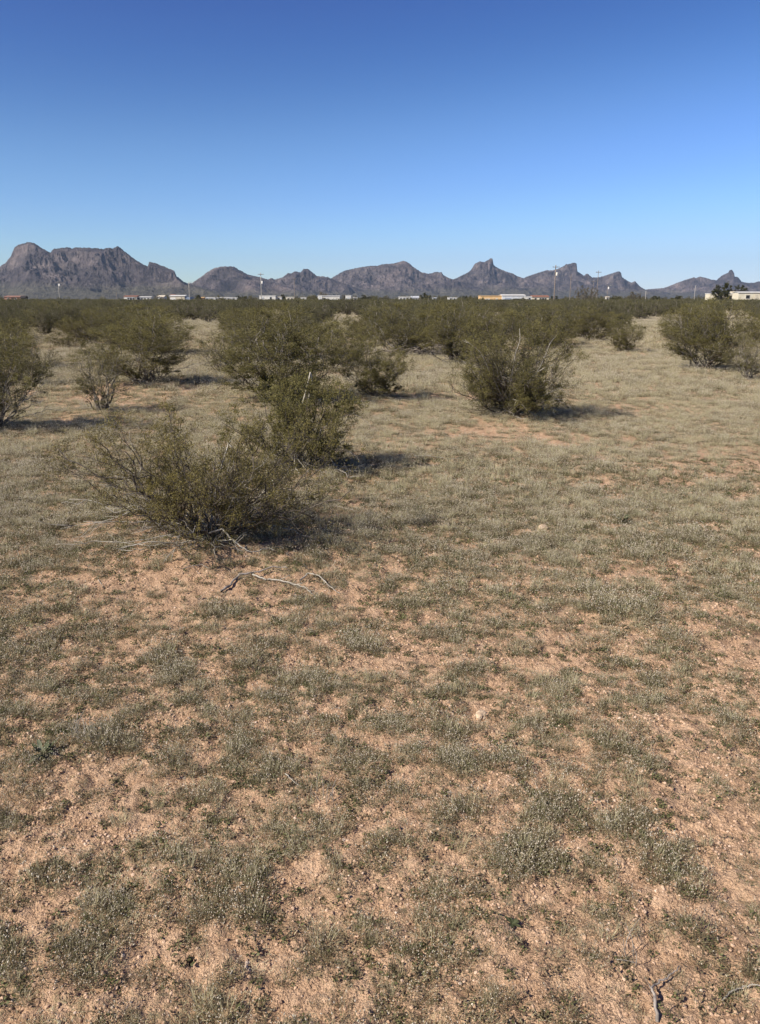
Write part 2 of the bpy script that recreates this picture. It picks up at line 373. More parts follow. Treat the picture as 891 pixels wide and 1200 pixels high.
def mountain(prof, D, W, seed, A=0.5, cliff=0.3, up=1.4, warp=.9):
    prof = np.array(prof, float)
    px = np.arange(prof[0, 0], prof[-1, 0], 0.55)
    py = np.interp(px, prof[:, 0], prof[:, 1])
    u = (px - 445.5) / F; v = (600 - py) / F
    ry = cP + v * sP; rz = -sP + v * cP
    X = D * u / (cP + ((600 - 350) / F) * sP)          # near enough constant for the flat horizon
    Zc = CAMH + D * rz / ry
    edge = np.minimum(sstep(0, 1, (px - px[0]) / 12), sstep(0, 1, (px[-1] - px) / 12))
    Zc = np.maximum(Zc, 0) * edge
    dx = X[1] - X[0]
    Hm = Zc.max()
    ts_f = np.concatenate([np.linspace(1, 0, 150), -np.linspace(0.01, 1, 36)])
    def blur(a, s):
        k = int(max(1, s / dx)); w = np.hanning(2 * k + 3); w /= w.sum(); return np.convolve(np.pad(a, (k + 1, k + 1), mode='edge'), w, 'valid')
    levels = [Zc, blur(Zc, W * .10), blur(Zc, W * .28), blur(Zc, W * .6)]
    LV = [0, .12, .42, 1.0]
    TT, XM = np.meshgrid(ts_f, X, indexing='ij')
    at = np.abs(TT)
    ox = seed * 13.7
    YV = -TT * W
    wx = fbm(XM / W * 2.3 + ox, YV / W * 2.3, 3) * W * warp * sstep(0.02, .5, at)
    xs = XM + wx
    Hs = np.zeros_like(XM)
    for i in range(3):
        a = np.interp(xs, X, levels[i]); b = np.interp(xs, X, levels[i + 1])
        w = np.clip((at - LV[i]) / (LV[i + 1] - LV[i]), 0, 1)
        mask = (at >= LV[i]) & (at <= LV[i + 1] + 1e-9)
        Hs = np.where(mask, a + (b - a) * w, Hs)
    cn = fbm(XM / W * 9 + ox, YV / W * 9 + 4, 3) * .05
    p = (1 - cliff) * (1 - np.clip(at, 0, 1)) ** up + cliff * (1 - sstep(.02, .15, at + cn * sstep(0, .05, at)))
    win = sstep(0, .10, at) * (1 - at) ** 1.15
    r1 = ridged(XM / W * 2.5 + ox, YV / W * 1.3 + ox, 6, .52)
    r2 = ridged(XM / W * 9 + ox, YV / W * 3.5 + ox, 5, .62)
    z = Hs * p + Hs * A * win * (r1 - .30) * .95 + Hs * A * .32 * (sstep(0, .03, at)) * (1 - at) * (r2 - .35)
    # rocky benches half way down
    st = 0.09 * Hm
    zz = np.maximum(z, 0)
    tn = fbm(XM / W * 5 + 31, YV / W * 5 + ox, 2)
    f = zz / st; fr = f - np.floor(f); ter = (np.floor(f) + sstep(.25, .75, fr)) * st
    kt = np.clip(.10 + tn * 1.3, 0, .7) * sstep(.02, .08, at)
    z = z * (1 - kt) + ter * kt
    z = np.maximum(z, -2.0)
    # keep it below the crest line seen from the plain
    lim = (Zc[None, :] - CAMH) * (D + YV) / D + CAMH
    zcap = lim * (1 - .06 * sstep(0, .25, at)) - 2 - r1 * Hs * .03
    z = np.where(at > 1e-9, np.minimum(z, zcap), z)
    z = np.where(at < 1e-9, Zc[None, :] + fbm(XM / 22.0 + ox, XM * 0 + 3, 4, gain=.7) * 5.0 * edge[None, :], z)
    XV = XM * (1 + YV / D)
    V = np.stack([XV, D + YV, z - 1.0], -1).reshape(-1, 3)
    me = mesh_np('mountain', V, quads=grid_faces(len(ts_f), len(X))[:, ::1], smooth=False)
    low = 1 - sstep(.10, .34, z / Hm + fbm(XM / W * 4, YV / W * 4 + ox, 3) * .10)
    fattr(me, 'low', low.ravel(), 'POINT')
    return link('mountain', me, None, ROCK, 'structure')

P1 = [(-160, 346), (-120, 338), (-70, 331), (-40, 322), (-15, 318), (0, 315), (10.3, 308.7), (18, 301), (20.6, 295.8), (24, 290), (28, 286.8), (33, 285.5), (40, 283.4), (47, 284.5), (55.5, 290.6), (60, 293), (64.5, 296.3), (67, 293), (70, 291.2), (76, 290.6), (85, 289.4),
      (90, 291), (96, 289.6), (103, 290), (112, 290.4), (120, 290.6), (126.5, 292), (129, 290.4), (134, 290), (137, 291.4), (143, 287.8), (148.4, 292.5), (155, 298), (165, 306), (176, 312.4), (178, 306.6), (186, 308.2), (189, 309.8), (196, 312.6), (206.5, 317.0), (209, 323.8), (218, 330.7), (230, 334), (250, 341), (270, 346)]
P2 = [(150, 344), (190, 336), (220, 332), (226.5, 331.4), (235.5, 325.5), (246, 317.8), (252, 314.6), (258.7, 312.6), (266, 312), (275.5, 312), (282, 316), (292, 321.6), (300, 323.4), (307.8, 325), (313, 326.8), (330, 333), (360, 342), (380, 347)]
P3 = [(285, 344), (300, 333), (313, 328), (319.4, 325.5), (322, 327.3), (331, 325.5), (338.7, 319.6), (342, 320.6), (346.5, 317.8), (353, 319), (356.8, 315), (362, 315), (367, 319), (372, 323.4), (378, 323.6), (385, 324.7), (400, 331), (430, 342), (450, 346)]
P4 = [(340, 346), (370, 335), (389, 326), (398, 320.3), (406, 316.5), (421, 313.4), (434, 311.3), (442, 311.4), (450, 309.2), (458, 309), (466, 307.4), (472, 305.6), (475, 305.9), (479, 308), (484, 312.6), (490, 316.4), (494, 319), (502, 320.6), (507, 319.8), (508.5, 318.6), (517, 318.8), (519, 322), (526.5, 326), (540, 330), (570, 340), (590, 346)]
P5 = [(480, 345), (510, 335), (534, 326), (543, 321.6), (547, 319.6), (551, 316.5), (554, 311), (556, 308.7), (561.3, 306), (564, 306.6), (566.5, 307), (569, 305.6), (571.6, 304), (573, 302.9), (575.5, 302.6), (576.4, 305), (577, 310), (580, 312.6), (584.5, 315), (592, 318), (600, 320.3), (605, 323.4), (625, 330), (660, 340), (690, 346)]
P6 = [(575, 346), (600, 332), (618, 323.4), (631, 319), (639, 316.5), (645, 316.8), (651.7, 315), (656, 312.8), (659.4, 311.3), (661, 309.4), (666.5, 309), (668, 308), (671.7, 307.6), (673.5, 309), (674.8, 318), (683, 323), (685, 321), (687, 320.5), (692.4, 325), (698, 325), (704, 324), (714.4, 320.5), (720, 318.6), (723.5, 317.8), (726, 320), (727, 324.5), (735, 329.6), (739, 331), (743, 329.4), (749.4, 336), (756, 339.4), (775, 344), (790, 347)]
P7 = [(735, 346), (757, 339), (777, 337.4), (787, 333.5), (789, 332.5), (800, 328.3), (810, 325), (814, 325.6), (818, 324), (826, 325.7), (831, 327.5), (837.6, 328.3), (842.8, 323), (847, 321), (850.5, 319.3), (851.5, 316.4), (854, 316), (857, 319.3), (858.3, 324.5), (861, 324), (863, 325.5), (867, 330), (875, 331.4), (883, 331), (886, 329.6), (891, 330), (920, 325), (960, 320), (990, 328), (1020, 338), (1050, 346)]
P0 = [(-400, 346), (-200, 340), (100, 343), (240, 341), (400, 341.5), (560, 341), (740, 341.4), (760, 340.8), (900, 342), (1200, 345)]
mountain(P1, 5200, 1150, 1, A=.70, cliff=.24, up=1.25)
mountain(P2, 6200, 900, 2, A=.55, cliff=.10)
mountain(P3, 6900, 800, 3, A=.75)
mountain(P4, 7600, 1100, 4, A=.6, cliff=.34)
mountain(P5, 8300, 1200, 5, A=.52, cliff=.36, up=1.3)
mountain(P6, 8900, 1300, 6, A=.55, cliff=.36)
mountain(P7, 9800, 1300, 7, A=.55, cliff=.3)
mountain(P0, 11600, 900, 8, A=.3, cliff=.05)

# ------------------------------------------------------------------ branches and leaves
class Tubes:
    def __init__(s): s.V = []; s.Q = []; s.T = []; s.n = 0
    def add(s, pts, r0, r1, k=4, rad=None):
        P = np.asarray(pts, float); n = len(P)
        d = np.gradient(P, axis=0); d /= (np.linalg.norm(d, axis=1, keepdims=True) + 1e-9)
        ref = np.array([0.31, 0.17, 0.93]) if abs(d[0][2]) < .85 else np.array([0.9, .3, .1])
        a = np.cross(d, ref); a /= (np.linalg.norm(a, axis=1, keepdims=True) + 1e-9)
        b = np.cross(d, a)
        r = np.linspace(r0, r1, n) if rad is None else np.asarray(rad)
        an = np.arange(k) * 2 * math.pi / k
        ring = P[:, None, :] + r[:, None, None] * (np.cos(an)[None, :, None] * a[:, None, :] + np.sin(an)[None, :, None] * b[:, None, :])
        s.V.append(ring.reshape(-1, 3))
        i = np.arange(n - 1)[:, None] * k + s.n; j = np.arange(k)[None, :]; j2 = (j + 1) % k
        s.Q.append(np.stack([i + j, i + j2, i + k + j2, i + k + j], -1).reshape(-1, 4))
        e = s.n + (n - 1) * k
        if k == 3: s.T.append([[e, e + 1, e + 2], [s.n + 2, s.n + 1, s.n]])
        else: s.Q.append(np.array([[e, e + 1, e + 2, e + 3], [s.n + 3, s.n + 2, s.n + 1, s.n]])) if k == 4 else s.T.append([[e, e + q, e + q + 1] for q in range(1, k - 1)])
        s.n += n * k
    def mesh(s, name):
        return mesh_np(name, np.concatenate(s.V), quads=np.concatenate(s.Q), tris=(np.concatenate(s.T) if s.T else None), smooth=True)

def curve(rs, p0, p1, sag, jit, n):
    t = np.linspace(0, 1, n)[:, None]
    p0 = np.asarray(p0, float); p1 = np.asarray(p1, float)
    m = (p0 + p1) / 2 + np.asarray(sag)
    P = (1 - t) ** 2 * p0 + 2 * t * (1 - t) * m + t * t * p1
    Ln = np.linalg.norm(p1 - p0)
    j = rs.normal(0, jit * Ln, (n, 3)) * np.sin(np.pi * t) ** .5
    return P + j

def leaves_mesh(name, pts, size, rs, clump, aspect=.55, zmin=.01):
    n = len(pts)
    d = rs.normal(0, 1, (n, 3)); d[:, 2] = np.abs(d[:, 2]) * .9 + .15; d /= np.linalg.norm(d, axis=1, keepdims=True)
    e = np.cross(d, rs.normal(0, 1, (n, 3))); e /= (np.linalg.norm(e, axis=1, keepdims=True) + 1e-9)
    sz = size * rs.uniform(.6, 1.3, (n, 1))
    c = pts
    a = c - e * sz * aspect * .5 + d * sz * .45; b = c + e * sz * aspect * .5 + d * sz * .45
    V = np.stack([c, b, c + d * sz, a], 1).reshape(-1, 3)
    V[:, 2] = np.maximum(V[:, 2], zmin)
    Q = np.arange(n * 4).reshape(n, 4)
    me = mesh_np(name, V, quads=Q)
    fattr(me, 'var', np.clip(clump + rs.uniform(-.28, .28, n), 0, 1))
    return me

def grow(seed, Rx, Ry, H, nstem=14, nbr=7, ntw=5, nleaf=22, leaf=.010, dens=1.0, thick=1.0, lean=(8, 68), ndead=6, gap=.0, tuft=.45, lowcut=.0, nshort=0, jit=.028):
    """a many-stemmed desert bush: live branches, dead branches and foliage"""
    rs = np.random.RandomState(seed)
    br, dd = Tubes(), Tubes()
    lp, lc = [], []
    for i in range(nstem + nshort):
        az = 2 * math.pi * (i + rs.uniform(-.4, .4)) / nstem
        short = i >= nstem
        if short: az = rs.uniform(0, 6.283)
        ph = R_(rs.uniform(lean[0] ** .8, lean[1] ** .8) ** 1.25)
        if short: ph = R_(rs.uniform(25, 82))
        base = np.array([math.cos(az) * .05 * Rx, math.sin(az) * .05 * Ry, -.02]) * rs.uniform(.4, 1.6)
        k = rs.uniform(.40, .72) if short else rs.uniform(.84, 1.04)
        tip = np.array([Rx * math.sin(ph) * math.cos(az), Ry * math.sin(ph) * math.sin(az), H * max(math.cos(ph), .05) ** .75]) * k
        Ls = np.linalg.norm(tip)
        sag = np.array([math.cos(az), math.sin(az), -.35]) * Ls * .06 * rs.uniform(.2, 1.6) + rs.normal(0, .03, 3) * Ls
        P = curve(rs, base, tip, sag, jit, 11)
        r0 = .0105 * thick * rs.uniform(.6, 1.2)
        br.add(P, r0, r0 * .28, 4)
        shade = rs.uniform(.3, .75)
        for j in range(nbr):
            t = rs.uniform(.16, .99) ** .8; q = t * 10; q0 = int(q)
            s0 = P[q0] + (P[min(q0 + 1, 10)] - P[q0]) * (q - q0)
            tan = P[min(q0 + 1, 10)] - P[max(q0 - 1, 0)]; tan /= np.linalg.norm(tan)
            out = np.array([s0[0] / Rx, s0[1] / Ry, 0]); out /= (np.linalg.norm(out) + .2)
            dr = tan * .5 + out * .35 + rs.normal(0, .6, 3) + np.array([0, 0, .30]); dr /= np.linalg.norm(dr)
            L2 = Ls * rs.uniform(.20, .42) * (1.1 - .45 * t)
            e2 = s0 + dr * L2
            # stay inside the bush's outline
            q2 = math.sqrt((e2[0] / Rx) ** 2 + (e2[1] / Ry) ** 2 + (e2[2] / H) ** 2)
            if q2 > 1.05: e2 = e2 / q2 * 1.05
            if e2[2] < .04: e2[2] = .04
            B = curve(rs, s0, e2, rs.normal(0, .09, 3) * L2, .05, 6)
            rb = r0 * (.55 - .3 * t); br.add(B, rb, rb * .4, 3)
            if rs.rand() < gap: continue
            sh2 = np.clip(shade + rs.uniform(-.2, .25), 0, 1)
            for m in range(ntw):
                t3 = rs.uniform(.25, 1.0); q = t3 * 5; q0 = min(int(q), 4)
                s3 = B[q0] + (B[q0 + 1] - B[q0]) * (q - q0)
                d3 = dr * .7 + rs.normal(0, .55, 3) + np.array([0, 0, .35]); d3 /= np.linalg.norm(d3)
                L3 = L2 * rs.uniform(.28, .6)
                e3 = s3 + d3 * L3
                if e3[2] < .03: continue
                if e3[2] < lowcut * H * rs.uniform(.5, 1.2): 
                    br.add(curve(rs, s3, e3, rs.normal(0, .08, 3) * L3, .03, 4), rb * .35, rb * .15, 3); continue
                C = curve(rs, s3, e3, rs.normal(0, .08, 3) * L3, .03, 4)
                br.add(C, rb * .38, rb * .15, 3)
                nl = int(nleaf * dens * rs.uniform(.5, 1.4))
                if nl < 1: continue
                tt = rs.uniform(tuft * .5, 1.05, nl) ** .7 * 3; i0 = np.clip(tt.astype(int), 0, 2)
                pp = C[i0] + (C[i0 + 1] - C[i0]) * (tt - i0)[:, None]
                pp = pp + rs.normal(0, 1, (nl, 3)) * L3 * .13
                lp.append(pp); lc.append(np.full(nl, sh2))
    for i in range(ndead):
        az = rs.uniform(0, 2 * math.pi); ph = R_(rs.uniform(15, 88)); k = rs.uniform(.45, 1.0)
        tip = np.array([Rx * math.sin(ph) * math.cos(az) * k, Ry * math.sin(ph) * math.sin(az) * k, max(H * math.cos(ph) * k * .8, .03)])
        Ls = np.linalg.norm(tip)
        P = curve(rs, tip * .12, tip, np.array([0, 0, Ls * rs.uniform(-.05, .22)]), .03, 9)
        r0 = .008 * thick * rs.uniform(.6, 1.1); dd.add(P, r0, r0 * .3, 4)
        for j in range(5):
            q0 = rs.randint(3, 8); dr = (P[q0 + 1] - P[q0]); dr /= np.linalg.norm(dr); dr = dr + rs.normal(0, .6, 3); dr /= np.linalg.norm(dr)
            e = P[q0] + dr * Ls * rs.uniform(.15, .35); e[2] = max(e[2], .015)
            dd.add(curve(rs, P[q0], e, rs.normal(0, .02, 3), .04, 5), r0 * .5, r0 * .15, 3)
    lp = np.concatenate(lp); lc = np.concatenate(lc)
    return br, dd, lp, lc, rs

def build_bush(seed, **kw):
    leaf = kw.get('leaf', .010)
    br, dd, lp, lc, rs = grow(seed, **kw)
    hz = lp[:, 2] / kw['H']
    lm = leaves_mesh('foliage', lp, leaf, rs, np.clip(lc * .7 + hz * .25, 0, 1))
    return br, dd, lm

G_NEAR = 'creosote bushes on the desert flat'
def place_parts(root, parts):
    for nm, me, mt in parts:
        o = bpy.data.objects.new(nm, me); COL.objects.link(o); o.parent = root
        if not me.materials: me.materials.append(mt)

def px_path(pts):   # list of (px, py, depth)
    return np.array([at_depth(*p) for p in pts])

# hero 1
def hero(i, x, y, w, h, label):
    z = float(gz(x, y))
    root = empty('creosote_bush', (x, y, z)); tag(root, label, 'bush', G_NEAR)
    if i == 1:
        kw = dict(Rx=w * .64, Ry=w * .56, H=h * 1.14, nstem=28, nshort=24, nbr=9, ntw=8, nleaf=25, leaf=.0098, thick=.75, lean=(12, 84), ndead=30, gap=.08, tuft=.5, lowcut=.08)
        seed = 101
    elif i == 2:
        kw = dict(Rx=w * .58, Ry=w * .54, H=h * 1.08, nstem=20, nshort=12, nbr=9, ntw=8, nleaf=36, leaf=.0125, thick=.8, lean=(8, 76), ndead=20, tuft=.5, lowcut=.2)
        seed = 202
    else:
        kw = dict(Rx=w * .54, Ry=w * .52, H=h * 1.04, nstem=30, nshort=30, nbr=10, ntw=9, nleaf=29, leaf=.0130, thick=1.0, lean=(10, 82), ndead=18, tuft=.45, lowcut=.08)
        seed = 311
    br, dd, lm = build_bush(seed, **kw)
    rs = np.random.RandomState(seed + 5)
    org = np.array([x, y, z])
    ex = []
    if i == 1:
        Y = y
        ex = [  # arching dead stems on the left, hanging to the ground
            ([(232, 622, Y - .02), (190, 628, Y - .12), (150, 636, Y - .18), (112, 655, Y - .15), (98, 672, Y - .22), (70, 683, Y - .22)], .005),
            ([(205, 640, Y - .2), (178, 634, Y - .28), (152, 640, Y - .30), (142, 655, Y - .32), (146, 668, Y - .35), (160, 677, Y - .36)], .006),
            ([(225, 632, Y - .1), (200, 636, Y - .2), (178, 640, Y - .25), (150, 640, Y - .2), (130, 640, Y - .15)], .005),
            ([(186, 628, Y - .1), (175, 640, Y - .25), (168, 655, Y - .34), (166, 668, Y - .36)], .004),
            ([(208, 596, Y), (185, 595, Y - .05), (160, 597, Y - .1), (140, 605, Y - .1), (118, 612, Y - .1), (98, 611, Y - .1)], .005),
            ([(118, 612, Y - .1), (104, 628, Y - .1), (88, 645, Y - .08)], .003),
            ([(182, 600, Y), (168, 575, Y + .05), (158, 568, Y + .05), (167, 545, Y + .05), (165, 535, Y + .05), (156, 525, Y + .05), (151, 505, Y + .05)], .006),
            ([(158, 568, Y + .05), (148, 560, Y + .05), (135, 558, Y + .05)], .004),
            ([(262, 620, Y - .25), (270, 630, Y - .30), (284, 642, Y - .36), (296, 650, Y - .38), (314, 646, Y - .30), (322, 660, Y - .34)], .009),
            ([(272, 632, Y - .30), (279, 643, Y - .34), (280, 658, Y - .40)], .006),
            ([(276, 640, Y - .32), (285, 652, Y - .38)], .004),
            ([(345, 622, Y + .1), (352, 632, Y), (372, 640, Y - .1)], .005),
            ([(268, 520, Y + .1), (275, 528, Y + .1), (274, 545, Y + .1), (264, 560, Y + .1), (248, 572, Y)], .007),
        ]
    elif i == 2:
        Y = y
        ex = [([(364, 436, Y + .1), (366, 448, Y + .1), (362, 465, Y + .1), (358, 482, Y + .1), (356, 492, Y + .1)], .011),
              ([(346, 530, Y - .2), (345, 545, Y - .3), (350, 560, Y - .35), (353, 582, Y - .42)], .008),
              ([(346, 532, Y - .2), (354, 545, Y - .28), (362, 562, Y - .35)], .007),
              ([(385, 534, Y - .1), (396, 550, Y - .2), (398, 563, Y - .25), (403, 574, Y - .3)], .007),
              ([(384, 548, Y - .15), (398, 560, Y - .22), (412, 567, Y - .28)], .006),
              ([(370, 543, Y - .1), (388, 545, Y - .15), (404, 547, Y - .2), (418, 545, Y - .2)], .006),
              ([(393, 492, Y), (406, 486, Y), (416, 485, Y), (424, 490, Y)], .006),
              ([(408, 528, Y - .1), (418, 535, Y - .15), (427, 548, Y - .2)], .006),
              ([(332, 528, Y - .1), (345, 526, Y - .1), (352, 532, Y - .12)], .006),
              ([(350, 526, Y - .1), (354, 518, Y - .05), (363, 512, Y)], .006),
              ([(366, 556, Y - .2), (378, 572, Y - .35), (392, 577, Y - .4)], .006)]
    else:
        Y = y
        ex = [([(632, 432, Y - .3), (640, 415, Y - .3), (645, 402, Y - .3), (655, 390, Y - .2)], .012),
              ([(628, 437, Y - .3), (640, 430, Y - .35), (652, 426, Y - .35)], .011),
              ([(601, 468, Y - .3), (609, 470, Y - .4), (617, 480, Y - .5), (630, 489, Y - .5)], .011),
              ([(600, 487, Y - .3), (609, 492, Y - .45), (615, 499, Y - .5)], .010),
              ([(604, 415, Y - .5), (610, 398, Y - .5), (609, 385, Y - .4)], .010),
              ([(563, 412, Y - .4), (554, 405, Y - .4), (545, 398, Y - .4)], .010),
              ([(640, 462, Y - .2), (655, 455, Y - .2), (668, 462, Y - .2)], .009)]
    for pts, r in ex:
        P = px_path(pts) - org
        b0 = np.array([rs.uniform(-.04, .04), rs.uniform(-.04, .04), .02])
        mid = (b0 + P[0]) / 2 + rs.normal(0, .03, 3); P = np.vstack([b0, mid, P])      # the dead stem starts at the bush's foot
        P[:, 2] = np.maximum(P[:, 2], .012)
        # densify with kinks
        n = len(P) * 4; t = np.linspace(0, len(P) - 1, n)
        Q = np.stack([np.interp(t, np.arange(len(P)), P[:, c]) for c in range(3)], 1) + rs.normal(0, .002, (n, 3))
        r *= .85; dd.add(Q, r, r * .35, 5)
        for q in range(2):
            a = rs.randint(n // 3, n - 2); d = Q[a + 1] - Q[a]; d /= np.linalg.norm(d) + 1e-6
            d = d + rs.normal(0, .7, 3); d /= np.linalg.norm(d); e = Q[a] + d * rs.uniform(.06, .16); e[2] = max(e[2], .012)
            dd.add(curve(rs, Q[a], e, (0, 0, 0), .03, 5), r * .4, r * .15, 3)
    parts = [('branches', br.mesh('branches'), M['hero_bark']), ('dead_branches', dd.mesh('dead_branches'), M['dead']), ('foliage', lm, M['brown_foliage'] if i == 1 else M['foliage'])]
    place_parts(root, parts)
    if i == 1:   # long dark branch leaning out to the right
        db = Tubes(); Y = y
        P = px_path([(262, 596, Y - .1), (290, 590, Y), (315, 585, Y + .1), (338, 590, Y + .12), (352, 600, Y + .1), (368, 607, Y + .05)]) - org
        t = np.linspace(0, 5, 22); Q = np.stack([np.interp(t, np.arange(6), P[:, c]) for c in range(3)], 1) + rs.normal(0, .003, (22, 3))
        db.add(Q, .009, .004, 5)
        place_parts(root, [('dark_branch', db.mesh('dark_branch'), M['black_wood'])])
    return root

for i in range(3):
    b = BUSHES[i]; hero(i + 1, b[0], b[1], b[2], b[3], b[4])

# mid-distance variants, all one metre tall and one metre across before scaling
VAR = []
for k in range(7):
    br, dd, lm = build_bush(500 + k, Rx=.5, Ry=.5, H=1.0, nshort=9, nstem=17 + k % 3, nbr=9, ntw=8, nleaf=44, leaf=.0088, thick=.62, lean=(8, 74), ndead=9, tuft=.4, lowcut=.10)
    VAR.append([('branches', br.mesh('branches'), M['bark']), ('dead_branches', dd.mesh('dead_branches'), M['dead']), ('foliage', lm, M['foliage_far'])])
SPARSE = []
for k in range(2):
    br, dd, lm = build_bush(560 + k, Rx=.5, Ry=.5, H=1.0, nstem=13, nshort=4, nbr=8, ntw=7, nleaf=24, leaf=.010, thick=.75, lean=(12, 70), ndead=6, tuft=.5, lowcut=.15)
    SPARSE.append([('branches', br.mesh('branches'), M['bark']), ('dead_branches', dd.mesh('dead_branches'), M['dead']), ('foliage', lm, M['foliage_far'])])
FARV = []
for k in range(6):
    br, dd, lm = build_bush(600 + k, Rx=.5, Ry=.5, H=1.0, nshort=6, nstem=12, nbr=6, ntw=5, nleaf=18, leaf=.021, thick=1.2, lean=(8, 76), ndead=2, tuft=.4, lowcut=.05)
    # one mesh of stems and leaves: too small in view to show its parts
    bm_ = br.mesh('far_bush'); nb = len(bm_.vertices)
    vb = np.zeros(nb * 3, np.float32); bm_.vertices.foreach_get('co', vb)
    vl = np.zeros(len(lm.vertices) * 3, np.float32); lm.vertices.foreach_get('co', vl)
    qb = np.concatenate(br.Q); tb = np.concatenate(br.T)
    ql = np.arange(len(lm.vertices)).reshape(-1, 4) + nb
    me = mesh_np('creosote_bush', np.concatenate([vb.reshape(-1, 3), vl.reshape(-1, 3)]), quads=np.concatenate([ql, qb]), tris=tb)
    me.materials.append(M['foliage_far']); me.materials.append(M['bark'])
    mi = np.ones(len(me.polygons), np.int32); mi[:len(ql)] = 0; me.polygons.foreach_set('material_index', mi)
    va = np.zeros(len(lm.polygons), np.float32); lm.attributes['var'].data.foreach_get('value', va)
    fattr(me, 'var', np.concatenate([va, np.full(len(me.polygons) - len(va), .5)]))
    FARV.append(me)

def near_copy(parts):
    out = []
    for nm, me, mt in parts:
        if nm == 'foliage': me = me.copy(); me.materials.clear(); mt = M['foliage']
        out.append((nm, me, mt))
    return out
NEARV = [near_copy(v) for v in VAR]; NEARS = [near_copy(v) for v in SPARSE]
rnd = random.Random(5)
for k, b in enumerate(BUSHES[3:]):
    x, y, w, h, lab, opt = b
    src = NEARS[k % 2] if opt.get('dens', 1) < .75 else NEARV[k % 7]
    root = empty('creosote_bush', (x, y, float(gz(x, y)) - .01), rnd.uniform(0, 6.28), (w * 1.22, w * 1.22, h * 1.05))
    tag(root, lab, 'bush', G_NEAR)
    place_parts(root, src)

# the scrub belt: lanes of open ground between the bushes, as polygons on the photograph's ground
def inpoly(px, py, poly):
    c = False; n = len(poly)
    for i in range(n):
        x1, y1 = poly[i]; x2, y2 = poly[(i + 1) % n]
        if (y1 > py) != (y2 > py) and px < (x2 - x1) * (py - y1) / (y2 - y1) + x1: c = not c
    return c
LANES = [[(196, 376), (232, 376), (278, 402), (268, 442), (186, 442), (200, 400)],
         [(397, 369), (411, 369), (438, 402), (380, 403)],
         [(571, 366), (588, 366), (590, 392), (576, 392)],
         [(744, 378), (796, 368), (796, 380), (772, 398), (768, 414), (742, 412)],
         [(848, 364), (861, 364), (893, 386), (893, 398), (868, 392)],
         [(40, 393), (108, 398), (100, 470), (45, 462)],
         [(698, 388), (772, 388), (772, 414), (698, 414)],
         [(300, 366), (330, 364), (330, 372), (300, 374)]]
placed = [(b[0], b[1], b[2] * .5) for b in BUSHES]
belt = []
y = 19.0
cand = []
for _ in range(26000):
    u = rnd.random(); Y = 20 * (160 / 20) ** u
    X = rnd.uniform(-.53, .53) * Y
    cand.append((X, Y))
for X, Y in cand:
    if len(belt) >= 276: break
cand = sorted(cand[:26000], key=lambda c: c[1])
cell = {}
def free(X, Y, r):
    for dx in range(-2, 3):
        for dy in range(-2, 3):
            for (a, b, rr) in cell.get((int(X // 3) + dx, int(Y // 3) + dy), ()):
                if (a - X) ** 2 + (b - Y) ** 2 < (r + rr) ** 2 * (1.2 if Y < 75 else .8): return False
    return True
def put(X, Y, r): cell.setdefault((int(X // 3), int(Y // 3)), []).append((X, Y, r))
for p in placed: put(*p)
rnd.shuffle(cand)
belt = []
for X, Y in cand:
    if Y > 130: continue
    w = rnd.uniform(1.3, 2.8); h = min(max(rnd.gauss(1.32, .18), .7), 1.75 if Y > 50 else 1.5)
    if Y < 30: h = min(h, 1.4)
    px, py = to_px(X, Y, 0); ptx, pty = to_px(X, Y, h)
    if py > 409: continue
    hw = w * .5 / Y * F
    bad = False
    for q in LANES:
        for sx in (-.75, 0, .75):
            for yy in np.linspace(py, pty + 3, 5):
                if inpoly(px + sx * hw, yy, q): bad = True
    if bad:
        continue
    if not free(X, Y, w * .5): continue
    put(X, Y, w * .5); belt.append((X, Y, w, h))
belt.sort(key=lambda b: b[1])
belt_ind = [b for b in belt if abs(b[0]) < b[1] * .495][:268]
ymax = belt_ind[-1][1]
def belt_label(px, Y):
    reg = ['far left, under the big dark mountain', 'left, under the small rounded mountain', 'centre, under the long flat mountain',
           'centre right, under the pointed mountain', 'right, under the mountain with the cliff', 'far right, by the cream mobile home'][min(5, max(0, int(px / 148.6)))]
    if Y < 34: a = 'olive bush in the front of the scrub belt,'
    elif Y < 60: a = 'olive bush in the middle of the scrub belt,'
    else: a = 'small dark bush far back in the scrub belt,'
    return a + ' ' + reg
for k, (X, Y, w, h) in enumerate(belt_ind):
    px, py = to_px(X, Y, 0)
    z = float(gz(X, Y)) - .02
    grp = 'bushes of the dense scrub belt'
    if Y < 48:
        root = empty('creosote_bush', (X, Y, z), rnd.uniform(0, 6.28), (w, w * rnd.uniform(.85, 1.1), h))
        place_parts(root, VAR[rnd.randrange(7)])
        tag(root, belt_label(px, Y), 'bush', grp)
    else:
        o = bpy.data.objects.new('creosote_bush', FARV[rnd.randrange(6)]); COL.objects.link(o)
        o.location = (X, Y, z); o.rotation_euler = (0, 0, rnd.uniform(0, 6.28)); o.scale = (w, w, h)
        tag(o, belt_label(px, Y), 'bush', grp)
print('belt', len(belt_ind), 'to', round(ymax, 1), 'of', len(belt))

